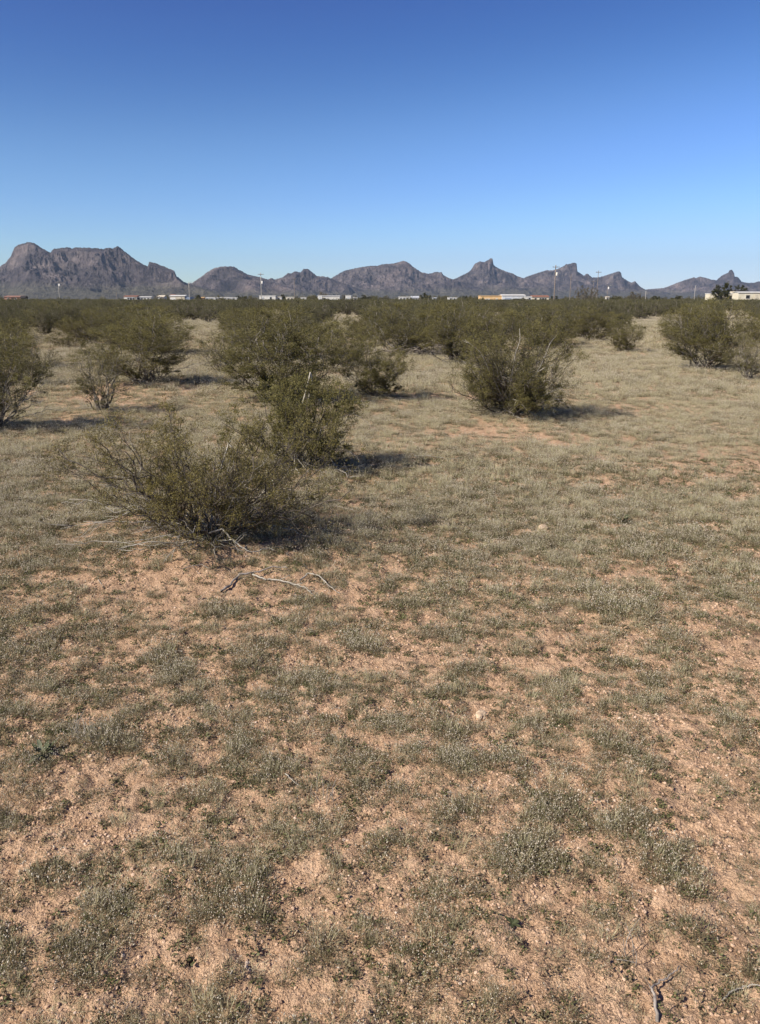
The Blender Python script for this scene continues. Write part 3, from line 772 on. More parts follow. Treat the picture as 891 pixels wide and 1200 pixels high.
# geometry-node scatter for what nobody could count
SRC = bpy.data.collections.new('scatter_sources')     # never linked to the scene
def scatter(name, sources, pts, rot, scl, idx, kind_label, cat, hidden=None):
    c = bpy.data.collections.new(name + '_kinds'); 
    for i, me in enumerate(sources):
        o = bpy.data.objects.new('%s_kind_%02d' % (name, i), me); c.objects.link(o)
    me = bpy.data.meshes.new(name); me.vertices.add(len(pts)); me.vertices.foreach_set('co', np.asarray(pts, np.float32).ravel())
    a = me.attributes.new('rot', 'FLOAT_VECTOR', 'POINT'); a.data.foreach_set('vector', np.asarray(rot, np.float32).ravel())
    a = me.attributes.new('scl', 'FLOAT_VECTOR', 'POINT'); a.data.foreach_set('vector', np.asarray(scl, np.float32).ravel())
    a = me.attributes.new('pick', 'INT', 'POINT'); a.data.foreach_set('value', np.asarray(idx, np.int32))
    o = bpy.data.objects.new(name, me); COL.objects.link(o)
    ng = bpy.data.node_groups.new(name + '_nodes', 'GeometryNodeTree')
    ng.interface.new_socket('Geometry', in_out='INPUT', socket_type='NodeSocketGeometry')
    ng.interface.new_socket('Geometry', in_out='OUTPUT', socket_type='NodeSocketGeometry')
    gi = ng.nodes.new('NodeGroupInput'); go = ng.nodes.new('NodeGroupOutput')
    ci = ng.nodes.new('GeometryNodeCollectionInfo'); ci.inputs['Collection'].default_value = c
    ci.inputs['Separate Children'].default_value = True; ci.inputs['Reset Children'].default_value = True
    ip = ng.nodes.new('GeometryNodeInstanceOnPoints'); ip.inputs['Pick Instance'].default_value = True
    def na(nm, t):
        n = ng.nodes.new('GeometryNodeInputNamedAttribute'); n.data_type = t; n.inputs['Name'].default_value = nm
        return [s for s in n.outputs if s.enabled and s.name == 'Attribute'][0]
    mp = ng.nodes.new('GeometryNodeMeshToPoints')
    ng.links.new(gi.outputs[0], mp.inputs[0]); ng.links.new(mp.outputs[0], ip.inputs['Points'])
    ng.links.new(ci.outputs[0], ip.inputs['Instance'])
    ng.links.new(na('pick', 'INT'), ip.inputs['Instance Index'])
    er = ng.nodes.new('FunctionNodeEulerToRotation'); ng.links.new(na('rot', 'FLOAT_VECTOR'), er.inputs[0])
    ng.links.new(er.outputs[0], ip.inputs['Rotation'])
    ng.links.new(na('scl', 'FLOAT_VECTOR'), ip.inputs['Scale'])
    ng.links.new(ip.outputs[0], go.inputs[0])
    md = o.modifiers.new('scatter', 'NODES'); md.node_group = ng
    tag(o, kind_label, cat, kind='stuff')
    return o

# far scrub, one mass
fp, fr, fs, fi = [], [], [], []
rs = np.random.RandomState(77)
extra = [b for b in belt if b not in set(belt_ind) and (b[1] > ymax)]
for X, Y, w, h in extra: fp.append((X, Y, float(gz(X, Y)) - .02)); fs.append((w, w, h)); fi.append(rs.randint(6))
nf = 5200
for _ in range(nf):
    Y = 128 * (620 / 128) ** (rs.rand() ** .8); X = rs.uniform(-.62, .62) * Y
    w = rs.uniform(1.8, 3.2) * (1 + Y / 900); h = rs.uniform(1.0, 1.45) + (rs.rand() < .06) * .35
    fp.append((X, Y, float(gz(X, Y)) - .02)); fs.append((w, w, h)); fi.append(rs.randint(6))
for _ in range(900):    # low mesquites among the far scrub
    Y = rs.uniform(455, 640); X = rs.uniform(-.56, .56) * Y
    if fbm(np.array([X / 45.0]), np.array([3.3]), 2)[0] + .12 * (X > 150) < .08: continue
    w = rs.uniform(3, 6); fp.append((X, Y, float(gz(X, Y)) - .1)); fs.append((w, w, rs.uniform(2.0, 3.9))); fi.append(rs.randint(6))
for _ in range(700):    # the same scrub goes on to both sides of the view
    Y = 22 * (130 / 22) ** rs.rand(); X = rs.choice([-1, 1]) * rs.uniform(.56, .95) * Y
    w = rs.uniform(1.6, 2.8); h = rs.uniform(1.0, 1.45)
    fp.append((X, Y, float(gz(X, Y)) - .02)); fs.append((w, w, h)); fi.append(rs.randint(6))
fr = np.zeros((len(fp), 3)); fr[:, 2] = rs.uniform(0, 6.28, len(fp))
scatter('far_scrub', FARV, fp, fr, fs, fi, 'continuous dark green mass of distant scrub below the mountains', 'scrub')

# ------------------------------------------------------------------ small plants
def blades(rs, n, R, h0, h1, w, lean=.5, base=.6, kinks=1):
    """narrow two-step blades; returns verts, faces"""
    az = rs.uniform(0, 6.283, n); rr = R * base * np.sqrt(rs.rand(n))
    b = np.stack([np.cos(az) * rr, np.sin(az) * rr, np.full(n, -.004)], 1)
    h = rs.uniform(h0, h1, n)
    a2 = az + rs.normal(0, .8, n); ln = np.abs(rs.normal(0, lean, n)) + .05
    d1 = np.stack([np.cos(a2) * ln, np.sin(a2) * ln, np.ones(n)], 1); d1 /= np.linalg.norm(d1, axis=1, keepdims=True)
    d2 = d1 + np.stack([np.cos(a2) * ln, np.sin(a2) * ln, -.3 * ln], 1) * .8; d2 /= np.linalg.norm(d2, axis=1, keepdims=True)
    m = b + d1 * (h * .55)[:, None]; t = m + d2 * (h * .5)[:, None]
    sa = rs.uniform(0, 6.283, n); s = np.stack([np.cos(sa), np.sin(sa), np.zeros(n)], 1) * w * .5
    V = np.stack([b - s, b + s, m + s * .8, m - s * .8, t], 1).reshape(-1, 3)
    i = np.arange(n) * 5
    Q = np.stack([i, i + 1, i + 2, i + 3], 1); T = np.stack([i + 3, i + 2, i + 4], 1)
    return V, Q, T, t
def heads(rs, c, ln, w, tiltv=.5):
    n = len(c)
    d = np.stack([rs.normal(0, tiltv, n), rs.normal(0, tiltv, n), np.ones(n)], 1); d /= np.linalg.norm(d, axis=1, keepdims=True)
    a = np.cross(d, [0.2, 1, 0.1]); a /= np.linalg.norm(a, axis=1, keepdims=True); b = np.cross(d, a)
    L_ = ln * rs.uniform(.6, 1.3, (n, 1)); W_ = w * rs.uniform(.7, 1.2, (n, 1))
    mid = c + d * L_ * .45
    V = np.stack([c, mid + a * W_ * .5, mid + b * W_ * .5, mid - a * W_ * .5, mid - b * W_ * .5, c + d * L_], 1).reshape(-1, 3)
    i = (np.arange(n) * 6)[:, None]
    T = np.concatenate([i + np.array([[0, 2, 1]]), i + np.array([[0, 3, 2]]), i + np.array([[0, 4, 3]]), i + np.array([[0, 1, 4]]),
                        i + np.array([[5, 1, 2]]), i + np.array([[5, 2, 3]]), i + np.array([[5, 3, 4]]), i + np.array([[5, 4, 1]])], 0)
    return V, T
class Bag:
    def __init__(s): s.V = []; s.Q = []; s.T = []; s.qm = []; s.tm = []; s.n = 0
    def add(s, V, Q=None, T=None, m=0):
        s.V.append(V)
        if Q is not None and len(Q): s.Q.append(np.asarray(Q) + s.n); s.qm.append(np.full(len(Q), m))
        if T is not None and len(T): s.T.append(np.asarray(T) + s.n); s.tm.append(np.full(len(T), m))
        s.n += len(V)
    def mesh(s, name, mats, rs):
        Q = np.concatenate(s.Q) if s.Q else None; T = np.concatenate(s.T) if s.T else None
        me = mesh_np(name, np.concatenate(s.V), quads=Q, tris=T)
        for m in mats: me.materials.append(m)
        mi = np.concatenate(([np.concatenate(s.qm)] if s.Q else []) + ([np.concatenate(s.tm)] if s.T else [])).astype(np.int32)
        me.polygons.foreach_set('material_index', mi)
        fattr(me, 'var', rs.uniform(0, 1, len(mi)))
        return me
rs = np.random.RandomState(3)
MG = [M['blade_green'], M['blade_straw'], M['seedhead'], M['moss']]
PL = []
def small_leaves(rs, n, R, hz, s):
    az = rs.uniform(0, 6.283, n); rr = R * np.sqrt(rs.rand(n))
    c = np.stack([np.cos(az) * rr, np.sin(az) * rr, rs.uniform(0, hz, n) * (1 - (rr / R) ** 2 * .7) + .001], 1)
    d = rs.normal(0, 1, (n, 3)); d[:, 2] = np.abs(d[:, 2]) * .8; d /= np.linalg.norm(d, axis=1, keepdims=True)
    e = np.cross(d, rs.normal(0, 1, (n, 3))); e /= np.linalg.norm(e, axis=1, keepdims=True)
    ss = s * rs.uniform(.6, 1.4, (n, 1))
    V = np.stack([c, c + d * ss * .5 + e * ss * .25, c + d * ss, c + d * ss * .5 - e * ss * .25], 1).reshape(-1, 3)
    return V, np.arange(n * 4).reshape(n, 4)
for k in range(4):      # 0-3 woolly plantain clumps
    B = Bag(); R = (.05, .065, .045, .08)[k]; n = (90, 130, 70, 170)[k]
    V, Q, T, t = blades(rs, n, R, .015, .055, .0016, .65, 1.3); B.add(V, Q, T, 0)
    V, Q, T, t = blades(rs, n // 2, R, .03, .085, .0012, .4, 1.1); B.add(V, Q, T, 1)
    HV, HT = heads(rs, t[: n // 3], .011, .0042, .4); B.add(HV, None, HT, 2)
    V, Q = small_leaves(rs, int(n * 1.5), R * 1.35, .010, .007); B.add(V, Q, None, 3)
    V, Q = small_leaves(rs, n, R * 1.15, .026, .008); B.add(V, Q, None, 0)
    PL.append(B.mesh('grass_clump', MG, rs))
for k in range(3):      # 4-6 dry grass tufts
    B = Bag(); R = (.035, .05, .06)[k]; n = (45, 60, 40)[k]
    V, Q, T, t = blades(rs, n, R, .03, (.10, .085, .07)[k], .0016, (.35, .5, .8)[k], .8); B.add(V, Q, T, 1)
    HV, HT = heads(rs, t[::4], .010, .0032, .5); B.add(HV, None, HT, 2)
    V, Q, T, t = blades(rs, n, R, .012, .035, .002, .7, 1.); B.add(V, Q, T, 0)
    PL.append(B.mesh('grass_clump', MG, rs))
for k in range(3):      # 7-9 low mats
    B = Bag(); R = (.06, .085, .04)[k]; n = (150, 220, 90)[k]
    V, Q = small_leaves(rs, n, R, (.010, .014, .012)[k], .008); B.add(V, Q, None, 3 if k != 1 else 0)
    V, Q = small_leaves(rs, n // 3, R, .016, .008); B.add(V, Q, None, 0)
    V, Q = small_leaves(rs, n // 12, R, .02, .008); B.add(V, Q, None, 2)
    PL.append(B.mesh('grass_clump', MG, rs))
for k in range(3):      # 10-12 straw litter lying on the soil
    B = Bag(); R = .075; n = 46
    az = rs.uniform(0, 6.283, n); rr = R * np.sqrt(rs.rand(n)); c = np.stack([np.cos(az) * rr, np.sin(az) * rr, rs.uniform(.001, .006, n)], 1)
    a = rs.uniform(0, 6.283, n); ln = rs.uniform(.004, .022, n)
    d = np.stack([np.cos(a), np.sin(a), rs.normal(0, .25, n)], 1) * ln[:, None]; s = np.stack([-np.sin(a), np.cos(a), np.zeros(n)], 1) * .0010
    V = np.stack([c - s, c + s, c + d + s, c + d - s], 1).reshape(-1, 3); V[:, 2] = np.maximum(V[:, 2], .0005)
    B.add(V, np.arange(n * 4).reshape(n, 4), None, 1)
    HV, HT = heads(rs, c[:14], .007, .0035, 2.0); HV[:, 2] = np.abs(HV[:, 2]); B.add(HV, None, HT, 2)
    PL.append(B.mesh('grass_clump', MG, rs))

for k in range(3):      # 13-15 single tiny sprigs
    B = Bag(); V, Q = small_leaves(rs, (10, 16, 7)[k], .012, .010, .008); B.add(V, Q, None, (0, 3, 0)[k])
    V, Q, T, t = blades(rs, 4, .01, .01, .03, .0016, .6, .8); B.add(V, Q, T, 1 if k == 2 else 0)
    PL.append(B.mesh('grass_clump', MG, rs))
for k in range(2):      # 16-17 few tall pale stalks
    B = Bag(); V, Q, T, t = blades(rs, (5, 9)[k], .02, .05, .11, .0014, .35, 1.2); B.add(V, Q, T, 1)
    HV, HT = heads(rs, t, .014, .0036, .3); B.add(HV, None, HT, 2); PL.append(B.mesh('grass_clump', MG, rs))
pts, rot, scl, idx = [], [], [], []
def ring(y0, y1, dens, smin, smax, seed, side=.56, far=False):
    rs = np.random.RandomState(seed)
    area = side * (y1 ** 2 - y0 ** 2) + 2.8 * (y1 - y0)
    n = int(area * dens)
    Y = np.sqrt(rs.uniform(y0 ** 2, y1 ** 2, n)); X = rs.uniform(-1, 1, n) * (side * Y + 1.4)
    c = cover(X, Y); g = green(X, Y)
    keep = rs.rand(n) < np.clip((c - .15) * 1.2, .10, 1)
    X, Y, c, g = X[keep], Y[keep], c[keep], g[keep]; n = len(X)
    d = np.hypot(X, Y)
    straw = np.clip(.15 + .47 * sstep(3.0, 8.0, d) + fbm(X * 1.3 + 20, Y * 1.3, 2) * .5 - (g - .4) * .6, .03, .8)
    u = rs.rand(n); v = rs.rand(n); w = rs.rand(n)
    k = np.where(u < straw, 4 + rs.randint(0, 3, n), np.where(v < .30 + g * .35, 7 + rs.randint(0, 3, n), rs.randint(0, 4, n)))
    k = np.where(w < .20, 10 + rs.randint(0, 3, n), k); k = np.where(w > .93, 16 + rs.randint(0, 2, n), k)
    s = rs.uniform(smin, smax, n) * (.65 + .6 * c)
    pts.append(np.stack([X, Y, gz(X, Y)], 1)); idx.append(k)
    r = np.zeros((n, 3)); r[:, 2] = rs.uniform(0, 6.28, n); r[:, 0] = rs.normal(0, .08, n); r[:, 1] = rs.normal(0, .08, n)
    rot.append(r); scl.append(np.stack([s, s, s * rs.uniform(.5, 1.1, n)], 1))
ring(1.1, 3.2, 1250, .22, .80, 1)
ring(3.2, 6.5, 650, .38, .95, 2)
ring(6.5, 13, 330, .6, 1.1, 3)
ring(13, 26, 110, 1.0, 1.8, 4, far=True)
ring(26, 60, 20, 1.6, 2.8, 5, far=True)
def sprigs(y0, y1, dens, seed, smax):
    rs = np.random.RandomState(seed); n = int((.56 * (y1 ** 2 - y0 ** 2) + 2.2 * (y1 - y0)) * dens)
    Y = np.sqrt(rs.uniform(y0 ** 2, y1 ** 2, n)); X = rs.uniform(-1, 1, n) * (.56 * Y + 1.1)
    k = rs.rand(n) < np.clip(.35 + fbm(X * 9, Y * 9, 3) * 1.6 + (cover(X, Y) - .4) * .8, .03, 1); X, Y = X[k], Y[k]; n = len(X)
    pts.append(np.stack([X, Y, gz(X, Y)], 1)); idx.append(13 + rs.randint(0, 3, n))
    r = np.zeros((n, 3)); r[:, 2] = rs.uniform(0, 6.28, n); rot.append(r)
    s = rs.uniform(.4, smax, (n, 1)); scl.append(np.repeat(s, 3, 1))
sprigs(1.1, 3.4, 3200, 21, 1.3)
sprigs(3.4, 8, 1300, 22, 1.9)
P_ = np.concatenate(pts); print('grass', len(P_))
scatter('grass', PL, P_, np.concatenate(rot), np.concatenate(scl), np.concatenate(idx), 'dry grey green grass, woolly plantain and straw covering the sandy soil', 'grass')

# gravel
GR = []
for k in range(4):
    rs = np.random.RandomState(40 + k)
    import bmesh
    b = bmesh.new(); bmesh.ops.create_icosphere(b, subdivisions=1, radius=1.0)
    for v in b.verts: v.co = Vector([v.co.x * rs.uniform(.7, 1.2), v.co.y * rs.uniform(.7, 1.2), v.co.z * rs.uniform(.45, .8)])
    me = bpy.data.meshes.new('gravel_grain'); b.to_mesh(me); b.free(); me.materials.append(M['gravel']); GR.append(me)
rs = np.random.RandomState(9)
def grav(y0, y1, dens, smin, smax):
    area = .56 * (y1 ** 2 - y0 ** 2) + 2.2 * (y1 - y0); n = int(area * dens)
    Y = np.sqrt(rs.uniform(y0 ** 2, y1 ** 2, n)); X = rs.uniform(-1, 1, n) * (.56 * Y + 1.1)
    k = rs.rand(n) < np.clip(.55 + fbm(X * 3, Y * 3, 2) * 1.2, .05, 1)
    X, Y = X[k], Y[k]; n = len(X)
    s = smin + (smax - smin) * rs.rand(n) ** 2.6
    r = rs.uniform(0, 6.28, (n, 3)); r[:, :2] *= .1
    return np.stack([X, Y, gz(X, Y) + s * .1], 1), r, np.stack([s, s, s], 1), rs.randint(0, 4, n)
ga, gb = grav(1.1, 3.4, 8500, .0016, .0072), grav(3.4, 8, 3000, .0022, .0095)
scatter('gravel', GR, *[np.concatenate([p, q]) for p, q in zip(ga, gb)], 'coarse orange beige sand grains and small gravel on the bare soil', 'gravel')

# ------------------------------------------------------------------ single small things on the ground
def stone(px, py, sx, sy, sz, label, seed):
    x, y = ground_pt(px, py); rs = np.random.RandomState(seed)
    b = bmesh.new(); bmesh.ops.create_icosphere(b, subdivisions=3, radius=1.0)
    for v in b.verts:
        c = v.co.normalized(); k = 1 + .35 * float(fbm(c.x * 1.6 + seed, c.y * 1.6 + c.z, 3))
        v.co = Vector((c.x * sx * k, c.y * sy * k, c.z * sz * k))
    me = bpy.data.meshes.new('stone'); b.to_mesh(me); b.free()
    o = link('stone', me, None, M['stone']); o.location = (x, y, float(gz(x, y)) + sz * .15); o.rotation_euler = (.1, .05, rs.uniform(0, 3))
    tag(o, label, 'stone')
stone(564, 839, .036, .020, .013, 'pale cream stone with dark pits on bare soil right of centre', 1)
stone(637, 621, .070, .035, .016, 'flat whitish stone in the dry grass beyond the pitted one', 2)
stone(107, 892, .010, .010, .007, 'small pale pebble beside the broad leaved weed', 4)

def weed(px, py, n, Ls, w, label, pale=0, up=.6, seed=1):
    x, y = ground_pt(px, py); rs = np.random.RandomState(seed)
    root = empty('weed', (x, y, float(gz(x, y)))); tag(root, label, 'weed')
    def leafset(nn):
        V, Q = [], []
        for i in range(nn):
            az = i * 2.4 + rs.uniform(-.3, .3); el = rs.uniform(.15, up); ln = Ls * rs.uniform(.6, 1.1)
            d = np.array([math.cos(az), math.sin(az), 0]); s = np.array([-d[1], d[0], 0])
            prof = [(0, .15), (.25, .7), (.55, 1.0), (.8, .7), (1, .06)]
            st = len(V) * 1
            base = len(V)
            for t, ww in prof:
                c = d * ln * t * math.cos(el) + np.array([0, 0, ln * (math.sin(el) * t * 1.4 - .5 * t * t * math.sin(el)) + .004])
                V.append(c - s * w * ww * .5 + [0, 0, w * .18 * ww]); V.append(c); V.append(c + s * w * ww * .5 + [0, 0, w * .18 * ww])
            for q in range(4):
                a = base + q * 3
                Q += [[a, a + 1, a + 4, a + 3], [a + 1, a + 2, a + 5, a + 4]]
        return np.array(V), np.array(Q)
    V, Q = leafset(n); me = mesh_np('leaf_rosette', V, quads=Q, smooth=True); fattr(me, 'var', rs.rand(len(Q)))
    link('leaf_rosette', me, root, M['weed'])
    if pale:
        V, Q = leafset(pale); me = mesh_np('pale_leaf', V, quads=Q, smooth=True); fattr(me, 'var', rs.rand(len(Q)))
        link('pale_leaf', me, root, M['weed_pale'])
weed(51, 892, 13, .075, .017, 'dark green broad leaved weed with pale leaves near the left edge', 3, 1.0, 1)
weed(731, 614, 11, .095, .022, 'little dark green weed standing alone in dry grass at the right', 0, 1.3, 2)
weed(600, 1090, 9, .028, .009, 'tiny bright weed on bare sand near the bottom', 0, .5, 3)

def stick(name, pts, r, mat, label, cat='branch', side=3, seed=1, z0=.006, sub=.12):
    rs = np.random.RandomState(seed); T = Tubes()
    P = []
    for (px, py, zo) in pts:
        x, y = ground_pt(px, py); P.append((x, y, float(gz(x, y)) + z0 + zo))
    P = np.array(P); org = P[0].copy(); P -= org
    n = len(P) * 5; t = np.linspace(0, len(P) - 1, n)
    Q = np.stack([np.interp(t, np.arange(len(P)), P[:, c]) for c in range(3)], 1) + rs.normal(0, r * .25, (n, 3))
    r *= .72; rad = np.linspace(r, r * .35, n) * rs.uniform(.85, 1.15, n)
    T.add(Q, r, r * .3, 6, rad=rad)
    o = link(name, T.mesh(name), None, mat); o.location = org; tag(o, label, cat)
    if side:
        W = Tubes()
        for q in range(side):
            a = rs.randint(n // 3, n - 2); d = Q[a + 1] - Q[a]; d /= np.linalg.norm(d) + 1e-6; d = d + np.array([rs.normal(0, .6), rs.normal(0, .6), abs(rs.normal(0, .2))]); d /= np.linalg.norm(d)
            W.add(curve(rs, Q[a], Q[a] + d * sub * rs.uniform(.5, 1.4), (0, 0, 0), .04, 6), rad[a] * .6, rad[a] * .2, 4)
        link('twigs', W.mesh('twigs'), o, mat)
    return o
stick('fallen_branch', [(259, 699, 0), (270, 691, .01), (281, 683, .02), (300, 681, .03), (318, 678, .03), (338, 677, .02)], .011, M['dead_grey'], 'thick grey fallen branch on the soil in front of the nearest bush', side=0, seed=3)
stick('fallen_branch', [(296, 681, .02), (310, 685, .01), (326, 687, .01), (345, 690, .01), (357, 696, .01), (370, 701, 0)], .008, M['dead'], 'slender bleached branch lying across the thick grey fallen branch', side=4, seed=4)
stick('fallen_branch', [(352, 687, .01), (362, 681, .03), (374, 685, .03), (388, 694, .01), (398, 700, 0)], .006, M['dead'], 'thin forked pale twig right of the fallen branches', side=5, seed=5)
stick('fallen_branch', [(770, 1205, 0), (766, 1182, .006), (762, 1172, .012), (771, 1162, .012), (783, 1154, .01), (796, 1142, .004)], .0058, M['dead_grey'], 'knobbly grey stick bent in the middle at the bottom right', side=1, seed=6, sub=.03)
stick('fallen_branch', [(845, 1176, 0), (856, 1170, .006), (870, 1166, .010), (885, 1167, .010), (905, 1172, .004)], .0030, M['dead'], 'curved pale twig at the bottom right corner', side=1, seed=7, sub=.05)
stick('fallen_branch', [(722, 1136, .004), (733, 1135.5, .006), (743, 1138, .004)], .0016, M['dead'], 'short straight straw coloured twig left of the knobbly stick', side=0, seed=8)
stick('fallen_branch', [(352, 596, .01), (372, 598, .01), (398, 600, .01), (430, 604, 0), (440, 605, 0)], .004, M['dead'], 'long thin pale stick on grass behind the nearest bush', side=2, seed=9)
stick('fallen_branch', [(214, 678, .01), (226, 675, .01), (238, 674, .01), (246, 677, .0)], .004, M['dead'], 'short white stick on the orange bare soil below the nearest bush', side=1, seed=10, sub=.08)
stick('fallen_branch', [(116, 685, .0), (122, 694, .0)], .004, M['dead'], 'stub of pale stick on grass left of the orange bare soil', side=0, seed=11)
stick('fallen_branch', [(486, 540, .01), (500, 541, .02), (526, 543, .01), (548, 543, 0)], .005, M['dead'], 'thin pale stick on grass right of the yellow green bush', side=2, seed=12)
stick('fallen_branch', [(335, 918, .0), (346, 927, .004), (354, 932, 0)], .0028, M['dead'], 'short pale stick on sand among tufts in the lower middle', side=0, seed=13)

# tall dry stalks
def stalks(px, py, n, h, label, seed):
    x, y = ground_pt(px, py); rs = np.random.RandomState(seed); T = Tubes()
    for i in range(n):
        a = rs.uniform(0, 6.28); b = np.array([math.cos(a), math.sin(a), 0]) * rs.uniform(0, .05)
        e = b + np.array([rs.normal(0, .25), rs.normal(0, .25), 1]) * h * rs.uniform(.5, 1)
        T.add(curve(rs, b - [0, 0, .005], e, rs.normal(0, .01, 3), .01, 6), .0014, .0007, 3)
    o = link('dry_stalks', T.mesh('dry_stalks'), None, M['dead']); o.location = (x, y, float(gz(x, y))); tag(o, label, 'dry plant')
stalks(381, 945, 9, .085, 'upright white dry stalks in a dark tuft in the lower middle', 1)
stalks(98, 480, 16, .22, 'pale upright grass stalks on the dark green shade left of the low open bush', 2)
stalks(100, 870, 14, .09, 'dense cluster of pale dry stalks above the broad leaved weed', 3)
stalks(728, 1125, 5, .09, 'two leaning straw stalks above the short twig', 4)

# burrow
def burrow():
    x, y = ground_pt(225, 1128); b = bmesh.new()
    seg = 14
    rings = [(.0105, .001), (.0095, .000), (.0080, -.010), (.0068, -.022)]
    vs = []
    for r, z in rings: vs.append([b.verts.new((math.cos(a) * r * (1 + .12 * math.sin(3 * a)), math.sin(a) * r * (1 + .1 * math.cos(2 * a)), z)) for a in [2 * math.pi * k / seg for k in range(seg)]])
    for i in range(3):
        for k in range(seg): b.faces.new((vs[i][k], vs[i][(k + 1) % seg], vs[i + 1][(k + 1) % seg], vs[i + 1][k]))
    b.faces.new(vs[3])
    me = bpy.data.meshes.new('burrow'); b.to_mesh(me); b.free()
    o = link('burrow', me, None, M['hollow_shade']); o.location = (x, y, float(gz(x + .03, y)) - .002)
    tag(o, 'small round dark insect burrow in bare soil at the lower left', 'burrow')
burrow()

# ------------------------------------------------------------------ buildings
M['white'] = paint_mat('white_painted_metal', (0.64, 0.63, 0.60), .18, .5, .8)
M['cream'] = paint_mat('cream_siding', (0.64, 0.59, 0.47), .15, .6, .8)
M['tan'] = paint_mat('tan_orange_stucco', (0.62, 0.42, 0.22), .15, .8, .6)
M['grey_metal'] = paint_mat('pale_grey_metal', (0.55, 0.58, 0.62), .2, .45, .6)
M['beige'] = paint_mat('beige_wall', (0.60, 0.54, 0.44), .2, .7, .6)
M['redroof'] = paint_mat('red_brown_roof', (0.27, 0.135, 0.095), .3, .8, .8)
M['brick'] = paint_mat('dusty_brick', (0.30, 0.17, 0.13), .3, .85, .8)
M['dark'] = paint_mat('dark_opening', (0.025, 0.027, 0.032), .3, .6, 2)
M['blackroof'] = paint_mat('black_roof_sheet', (0.035, 0.033, 0.035), .3, .7, 2)
M['pole_wood'] = paint_mat('grey_utility_pole_wood', (0.25, 0.21, 0.18), .35, .85, 2)
M['pole_pale'] = paint_mat('pale_pole', (0.36, 0.34, 0.31), .2, .6, 2)
M['bluegrey'] = paint_mat('blue_grey_panel', (0.22, 0.27, 0.36), .2, .6, 2)

def box_me(name, x0, x1, y0, y1, z0, z1, bev=.02):
    b = bmesh.new()
    v = [b.verts.new(p) for p in ((x0, y0, z0), (x1, y0, z0), (x1, y1, z0), (x0, y1, z0), (x0, y0, z1), (x1, y0, z1), (x1, y1, z1), (x0, y1, z1))]
    for f in ((0, 3, 2, 1), (4, 5, 6, 7), (0, 1, 5, 4), (1, 2, 6, 5), (2, 3, 7, 6), (3, 0, 4, 7)): b.faces.new([v[i] for i in f])
    if bev: bmesh.ops.bevel(b, geom=b.edges[:], offset=bev, segments=1, affect='EDGES')
    me = bpy.data.meshes.new(name); b.to_mesh(me); b.free(); return me
def gable_me(name, x0, x1, y0, y1, z0, z1, ov=.25, th=.10):
    """low gable roof with its ridge along x"""
    b = bmesh.new(); ym = (y0 + y1) / 2
    sec = [(y0 - ov, z0), (ym, z1), (y1 + ov, z0), (y1 + ov, z0 + th), (ym, z1 + th), (y0 - ov, z0 + th)]
    A = [b.verts.new((x0 - ov, y, z)) for y, z in sec]; B = [b.verts.new((x1 + ov, y, z)) for y, z in sec]
    for i in range(6): b.faces.new((A[i], A[(i + 1) % 6], B[(i + 1) % 6], B[i]))
    b.faces.new(A[::-1]); b.faces.new(B)
    # gable ends
    for xx in (x0, x1):
        b.faces.new([b.verts.new((xx, y0, z0 + .001)), b.verts.new((xx, ym, z1 + .001)), b.verts.new((xx, y1, z0 + .001))])
    me = bpy.data.meshes.new(name); b.to_mesh(me); b.free(); return me
def house(name, px0, px1, ytop, D, label, wall, roof, cat='building', depth=6, rh=.5, wins=(), doors=(), steps=None, rz=0):
    a = at_depth(px0, ytop, D); c = at_depth(px1, ytop, D)
    xm = (a[0] + c[0]) / 2; hw = (c[0] - a[0]) / 2; H = a[2] - float(gz(xm, D))
    root = empty(name, (xm, D, float(gz(xm, D))), rz); tag(root, label, cat)
    wh = H - rh - .1
    link('wall', box_me('wall', -hw, hw, 0, depth, -.2, wh), root, wall)
    link('roof', gable_me('roof', -hw, hw, 0, depth, wh + .003, H - .1) if rh > .15 else box_me('roof', -hw - .15, hw + .15, -.15, depth + .15, wh + .003, H), root, roof)
    for (f, w, z0, z1) in wins:
        cx = -hw + f * 2 * hw
        fr = link('window', box_me('window', cx - w / 2, cx + w / 2, -.07, -.003, z0 * wh, z1 * wh, 0), root, M['white'] if wall is not M['white'] else M['grey_metal'])
        link('pane', box_me('pane', cx - w / 2 + .12, cx + w / 2 - .12, -.10, -.073, z0 * wh + .12, z1 * wh - .12, 0), fr, M['dark'])
    for (f, w, hh, mt) in doors:
        cx = -hw + f * 2 * hw
        link('door', box_me('door', cx - w / 2, cx + w / 2, -.08, -.003, 0, hh * wh, 0), root, mt)
    return root
W1 = lambda *f: [(x, 1.1, .45, .85) for x in f]
# the cream mobile home at the right edge
mh = house('mobile_home', 866, 925, 341.6, 300, 'long cream mobile home behind small trees at the right edge', M['cream'], M['white'], 'mobile home', 5, .35,
           wins=[(.19, 1.6, .42, .80), (.5, 1.6, .42, .8), (.8, 1.2, .42, .8)], doors=[(.35, .9, .85, M['beige'])])
an = house('carport', 832, 858.5, 343.6, 298, 'open fronted cream carport joined to the left of the mobile home', M['cream'], M['white'], 'carport', 4, .1,
           doors=[(.44, 2.0, .82, M['dark']), (.88, 1.7, .82, M['dark'])])
pr = house('patio_roof', 861, 877, 340.4, 307, 'black flat shade roof standing behind the mobile home', M['beige'], M['blackroof'], 'shelter', 4, .1)
house('house', 4.5, 24, 346.4, 420, 'low dusty brick coloured house at the far left under the big mountain', M['brick'], M['brick'], 'house', 8, .6, wins=W1(.25, .7), doors=[(.5, 1, .8, M['dark'])])
house('shed', 23.8, 29.5, 346.6, 410, 'tiny dark peaked shed beside the dusty brick coloured house', M['dark'], M['blackroof'], 'shed', 3, .9, doors=[(.5, .8, .6, M['beige'])])
